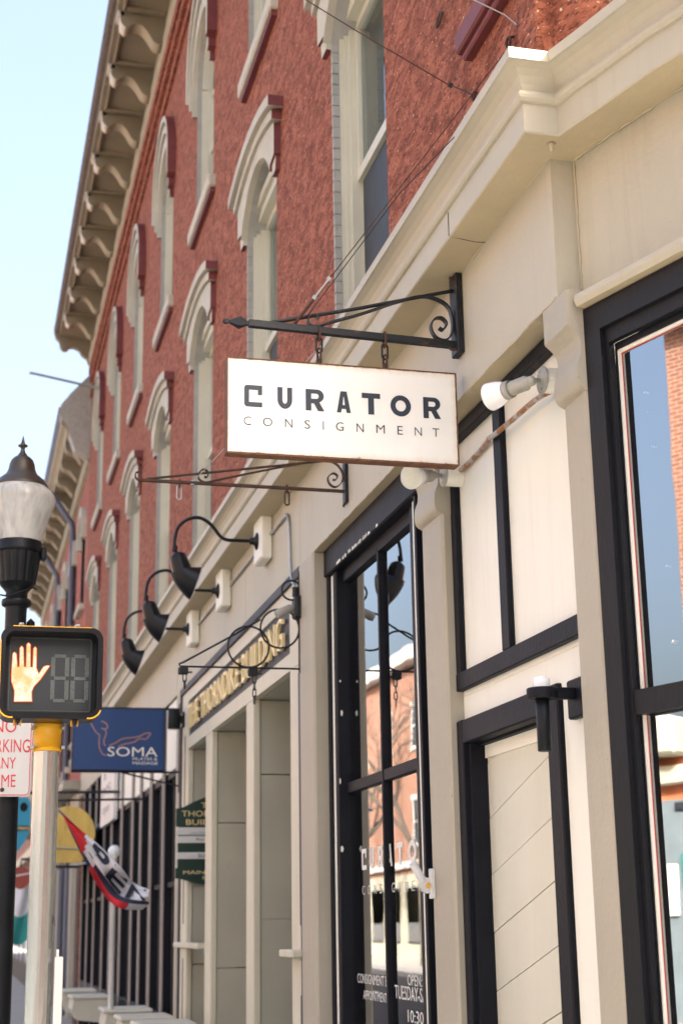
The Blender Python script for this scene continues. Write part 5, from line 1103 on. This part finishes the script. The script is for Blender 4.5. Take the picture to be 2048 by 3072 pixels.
m = MB(); fit_text(m, 'Bay Shore', 2.08, 2.30, 2.322, 2.350, lambda u, w_, d: (u, yd - .0015, w_)); fit_text(m, 'BLK SERVICES', 2.10, 2.40, 2.178, 2.208, lambda u, w_, d: (u, yd - .0015, w_)); m.build('grey_print', SLATE, DS)

# ------------- white framed notice board, lamp post with globe, planters
VB = thing('notice_board', (2.0, 20.9, 3.0), 'tall white notice board with dark writing among the far transom panels', 'sign')
MB().bbox(1.93, 1.985, 20.05, 21.95, 2.93, 3.76, .006).build('board', PLATEW, VB)
m = MB()
for s_, a, b, z, zz in (('&', 21.5, 21.2, 3.55, 3.70), ('IMS', 21.7, 20.5, 3.32, 3.46), ('open', 21.6, 20.6, 3.05, 3.17)): fit_text(m, s_, -a, -b, z, zz, lambda u, w_, d: (1.928, -u, w_))
m.build('writing', DRAIN, VB)
GP = thing('globe_lamp', (1.43, 15, 0), 'slim white post topped by a white glass globe', 'lamp')
m = MB(); m.lathe([(.028, 0), (.026, 2.2), (.035, 2.205), (.035, 2.23)], (1.462, 15, 0), (0, 0, 1), 14); m.build('post', PLATEW, GP)
m = MB(); m.lathe([(.03, -.062)] + [(.062 * math.sin(a), -.062 * math.cos(a)) for a in [PI * i / 12 for i in range(2, 12)]] + [(.003, .062)], (1.462, 15, 2.287), (0, 0, 1), 20); m.build('globe', BULB, GP)
def planter(x, y, z, s, label):
    T = thing('window_planter', (x, y, 0), label, 'planter', 'cream planters in front of the far shopfronts')
    m = MB(); pr = [(x + .10, z - .30), (x - .15, z - .27), (x - .22, z - .15), (x - .20, z - .03), (x - .14, z), (x + .22, z), (x + .22, z - .30)]
    m.prism(pr, 'y', y - s / 2, y + s / 2); m.bbox(x - .23, x + .23, y - s / 2 - .02, y + s / 2 + .02, z - .035, z + .004, .012); m.build('box', PLANT, T)
    m = MB()
    for d in (-.4, .4): m.bbox(x + .05, x + .14, y + d * s - .03, y + d * s + .03, 0, z - .29, .004)
    m.build('leg', NEARBLK, T)
planter(1.62, 12.4, .86, .50, 'cream planter on dark legs, the one closest to the entrance portal'); planter(1.62, 13.7, .84, .55, 'cream planter below the blue sign, between two others'); planter(1.62, 15.2, .83, .60, 'cream planter beside the white globe post'); planter(1.62, 19.4, .78, .7, 'far cream planter behind the globe post'); planter(1.62, 21.2, .78, .7, 'farthest cream planter along the shopfronts')

# ------------- OPEN flag
FG = thing('open_flag', (2.0, 13.0, 2.2), 'red white and navy OPEN flag blowing from a thin pole', 'flag')
UP = smooth_pts([Vector((p[0], 0, p[1])) for p in [(.823, 2.514), (.99, 2.371), (1.154, 2.239), (1.275, 2.102), (1.431, 1.965), (1.558, 1.882)]], 8)
LO = smooth_pts([Vector((p[0], 0, p[1])) for p in [(.826, 2.500), (.935, 2.295), (1.045, 2.076), (1.13, 1.93), (1.283, 1.742), (1.547, 1.722)]], 8)
def flag_pt(u, v_, dy=0):
    k = u * (len(UP) - 1); i = min(int(k), len(UP) - 2); t = k - i; a = UP[i].lerp(UP[i + 1], t); b = LO[i].lerp(LO[i + 1], t); p = a.lerp(b, v_)
    fold = .075 * math.sin(v_ * 5.5 + u * 8) + .07 * math.sin(u * 17 + v_ * 3.5) * u + .03 * math.sin(v_ * 14 - u * 6)
    return Vector((p.x + .012 * math.sin(v_ * 9 + u * 14) * u, 13.0 + fold * (.3 + u) + dy, p.z))
nu, nv = 48, 18; m = MB(); vs = [flag_pt(i / nu, j / nv) for i in range(nu + 1) for j in range(nv + 1)]; m.v += [tuple(p) for p in vs]
for i in range(nu):
    for j in range(nv):
        u = (i + .5) / nu; v_ = (j + .5) / nv
        mi = 0 if (u < .24 + .1 * v_ and v_ < .9) else (0 if v_ > .80 and .42 < u < .86 else (1 if (.62 < v_ <= .80 and u > .45) or (v_ > .8 and u < .42) else 2))
        if u < .10: mi = 0
        m.f.append([i * (nv + 1) + j, (i + 1) * (nv + 1) + j, (i + 1) * (nv + 1) + j + 1, i * (nv + 1) + j + 1]); m.m.append(mi); m.sm.append(True)
fo = m.build('cloth', [FREDC, FNAVY, FWHT], FG)
m = MB()
for ch, a, b in (('P', .34, .56), ('E', .60, .78), ('N', .82, .96)):
    v, f = text2d(ch, .03)
    xs = [p[0] for p in v]; ys = [p[1] for p in v]; ax, bx_, ay, by = min(xs), max(xs), min(ys), max(ys)
    m.add([flag_pt(a + (p[0] - ax) / (bx_ - ax) * (b - a), .60 - (p[1] - ay) / (by - ay) * .52, -.012) for p in v], f)
m.build('letter', FNAVY, FG)
m = MB(); m.tube([(.785, 13.02, 2.548), (1.35, 15.1, 2.28), (1.995, 17.5, 1.98)], .013, 8); m.lathe([(.004, -.02), (.016, -.008), (.016, .008), (.004, .02)], (.782, 13.02, 2.549), (1, .6, -.3), 8); m.build('pole', PLATEW, FG)
# ------------- far hanging signs and pennants between the poles
GS = thing('gold_sign', (1.2, 17, 2.2), 'round brushed gold hanging sign behind the flag', 'sign')
pr = arc(1.16, 2.60, .285, .29, -.1, PI + .1, 20); pr = [(1.155 + .285 * math.cos(a), 2.575 + .295 * math.sin(a)) for a in [PI * (1.12 - 1.24 * i / 22) for i in range(23)]] + [(1.36, 2.35), (1.30, 2.262), (1.0, 2.262), (.95, 2.35)]
m = MB(); m.prism(pr, 'y', 16.97, 17.03); m.build('plate', YGOLD, GS); m = MB(); m.tube([(1.15, 17, 2.87), (1.15, 17, 2.93)], .008, 6); m.tube([(.95, 17, 2.93), (2.0, 17, 2.95)], .014, 6); m.bbox(1.0, 1.30, 16.975, 17.025, 2.205, 2.235, .004); m.tube([(1.15, 17, 2.262), (1.15, 17, 2.235)], .008, 6); m.build_each('bracket', IRON, GS)
m = MB(); m.tube([(.9, 16.96, 2.43), (1.42, 16.96, 2.40)], .010, 6); m.build('wire', GALV, GS)
BS = thing('turquoise_sign', (.78, 20, 2.6), 'turquoise shield-shaped hanging sign between the two posts', 'sign')
m = MB(); m.prism([(.60, 3.20), (.83, 3.20), (.87, 3.12), (.87, 2.80), (.80, 2.62), (.70, 2.50), (.60, 2.45)], 'y', 19.97, 20.03); m.build('plate', SKYBL, BS); m = MB(); m.box(.62, .866, 19.965, 19.969, 2.78, 2.845); m.prism(arc(.78, 3.08, .05, .06, 0, 2 * PI, 12)[:-1], 'y', 19.965, 19.969); m.build('dark_band', NEARBLK, BS); m = MB(); fit_text(m, 'MARINE', .72, .86, 2.79, 2.832, lambda u, w_, d: (u, 19.963, w_)); m.build_each('gilt_letter', GOLD, BS)
m = MB(); m.tube([(.60, 20, 3.26), (2.0, 20, 3.28)], .02, 6); m.tube([(.7, 20, 3.2), (.7, 20, 3.26)], .01, 6); m.build('bracket', IRON, BS)
RS = thing('round_sign', (.86, 23, 2.2), 'round rust red sign between the two posts', 'sign'); m = MB(); m.prism(arc(.89, 2.28, .15, .17, 0, 2 * PI, 20)[:-1], 'y', 22.97, 23.03); m.build('plate', BRICKD, RS); m = MB(); m.tube([(.89, 23, 2.45), (.89, 23, 2.55), (2.0, 23, 2.58)], .018, 6); m.build('bracket', IRON, RS)
PN = thing('pennant', (.9, 22, 1.8), 'white and teal cloth pennant between the two posts', 'flag')
m = MB(); P3 = lambda u, v_: (.70 + .30 * u, 22 + .04 * math.sin(u * 7 + v_ * 4), 2.22 - .75 * v_ - .12 * math.sin(u * 3)); n3 = 10
m.v += [P3(i / n3, j / n3) for i in range(n3 + 1) for j in range(n3 + 1)]
for i in range(n3):
    for j in range(n3): m.f.append([i * 11 + j, i * 11 + 11 + j, i * 11 + 12 + j, i * 11 + j + 1]); m.m.append(0 if j < 5 else 1); m.sm.append(True)
m.build('cloth', [FWHT, TEAL], PN); m = MB(); m.tube([(.66, 22, 2.26), (2.0, 22, 2.5)], .012, 6); m.build('pole', PLATEW, PN)
RD = MB(); RD.tube([(.787, 24, 10.487), (1.55, 24.3, 10.47), (2.01, 24.5, 10.46)], .022, 6); RD.lathe([(.01, 0), (.035, .02), (.01, .04)], (.787, 24, 10.487), (-1, 0, 0), 8); tag(RD.build('roof_flagpole', GALV), 'bare thin pole jutting from the red wall below the eaves', 'flagpole')
AW = MB(); AW.prism([(1.985, 3.05), (1.62, 2.62), (1.60, 2.50), (1.63, 2.50), (1.65, 2.60), (1.985, 2.98)], 'y', 22.1, 26.0); AW.bbox(1.60, 1.995, 22.1, 22.2, 2.48, 2.55, .01)
tag(AW.build('shop_awning', NEARBLK), 'dark sloping shop awning behind the gold sign', 'awning')
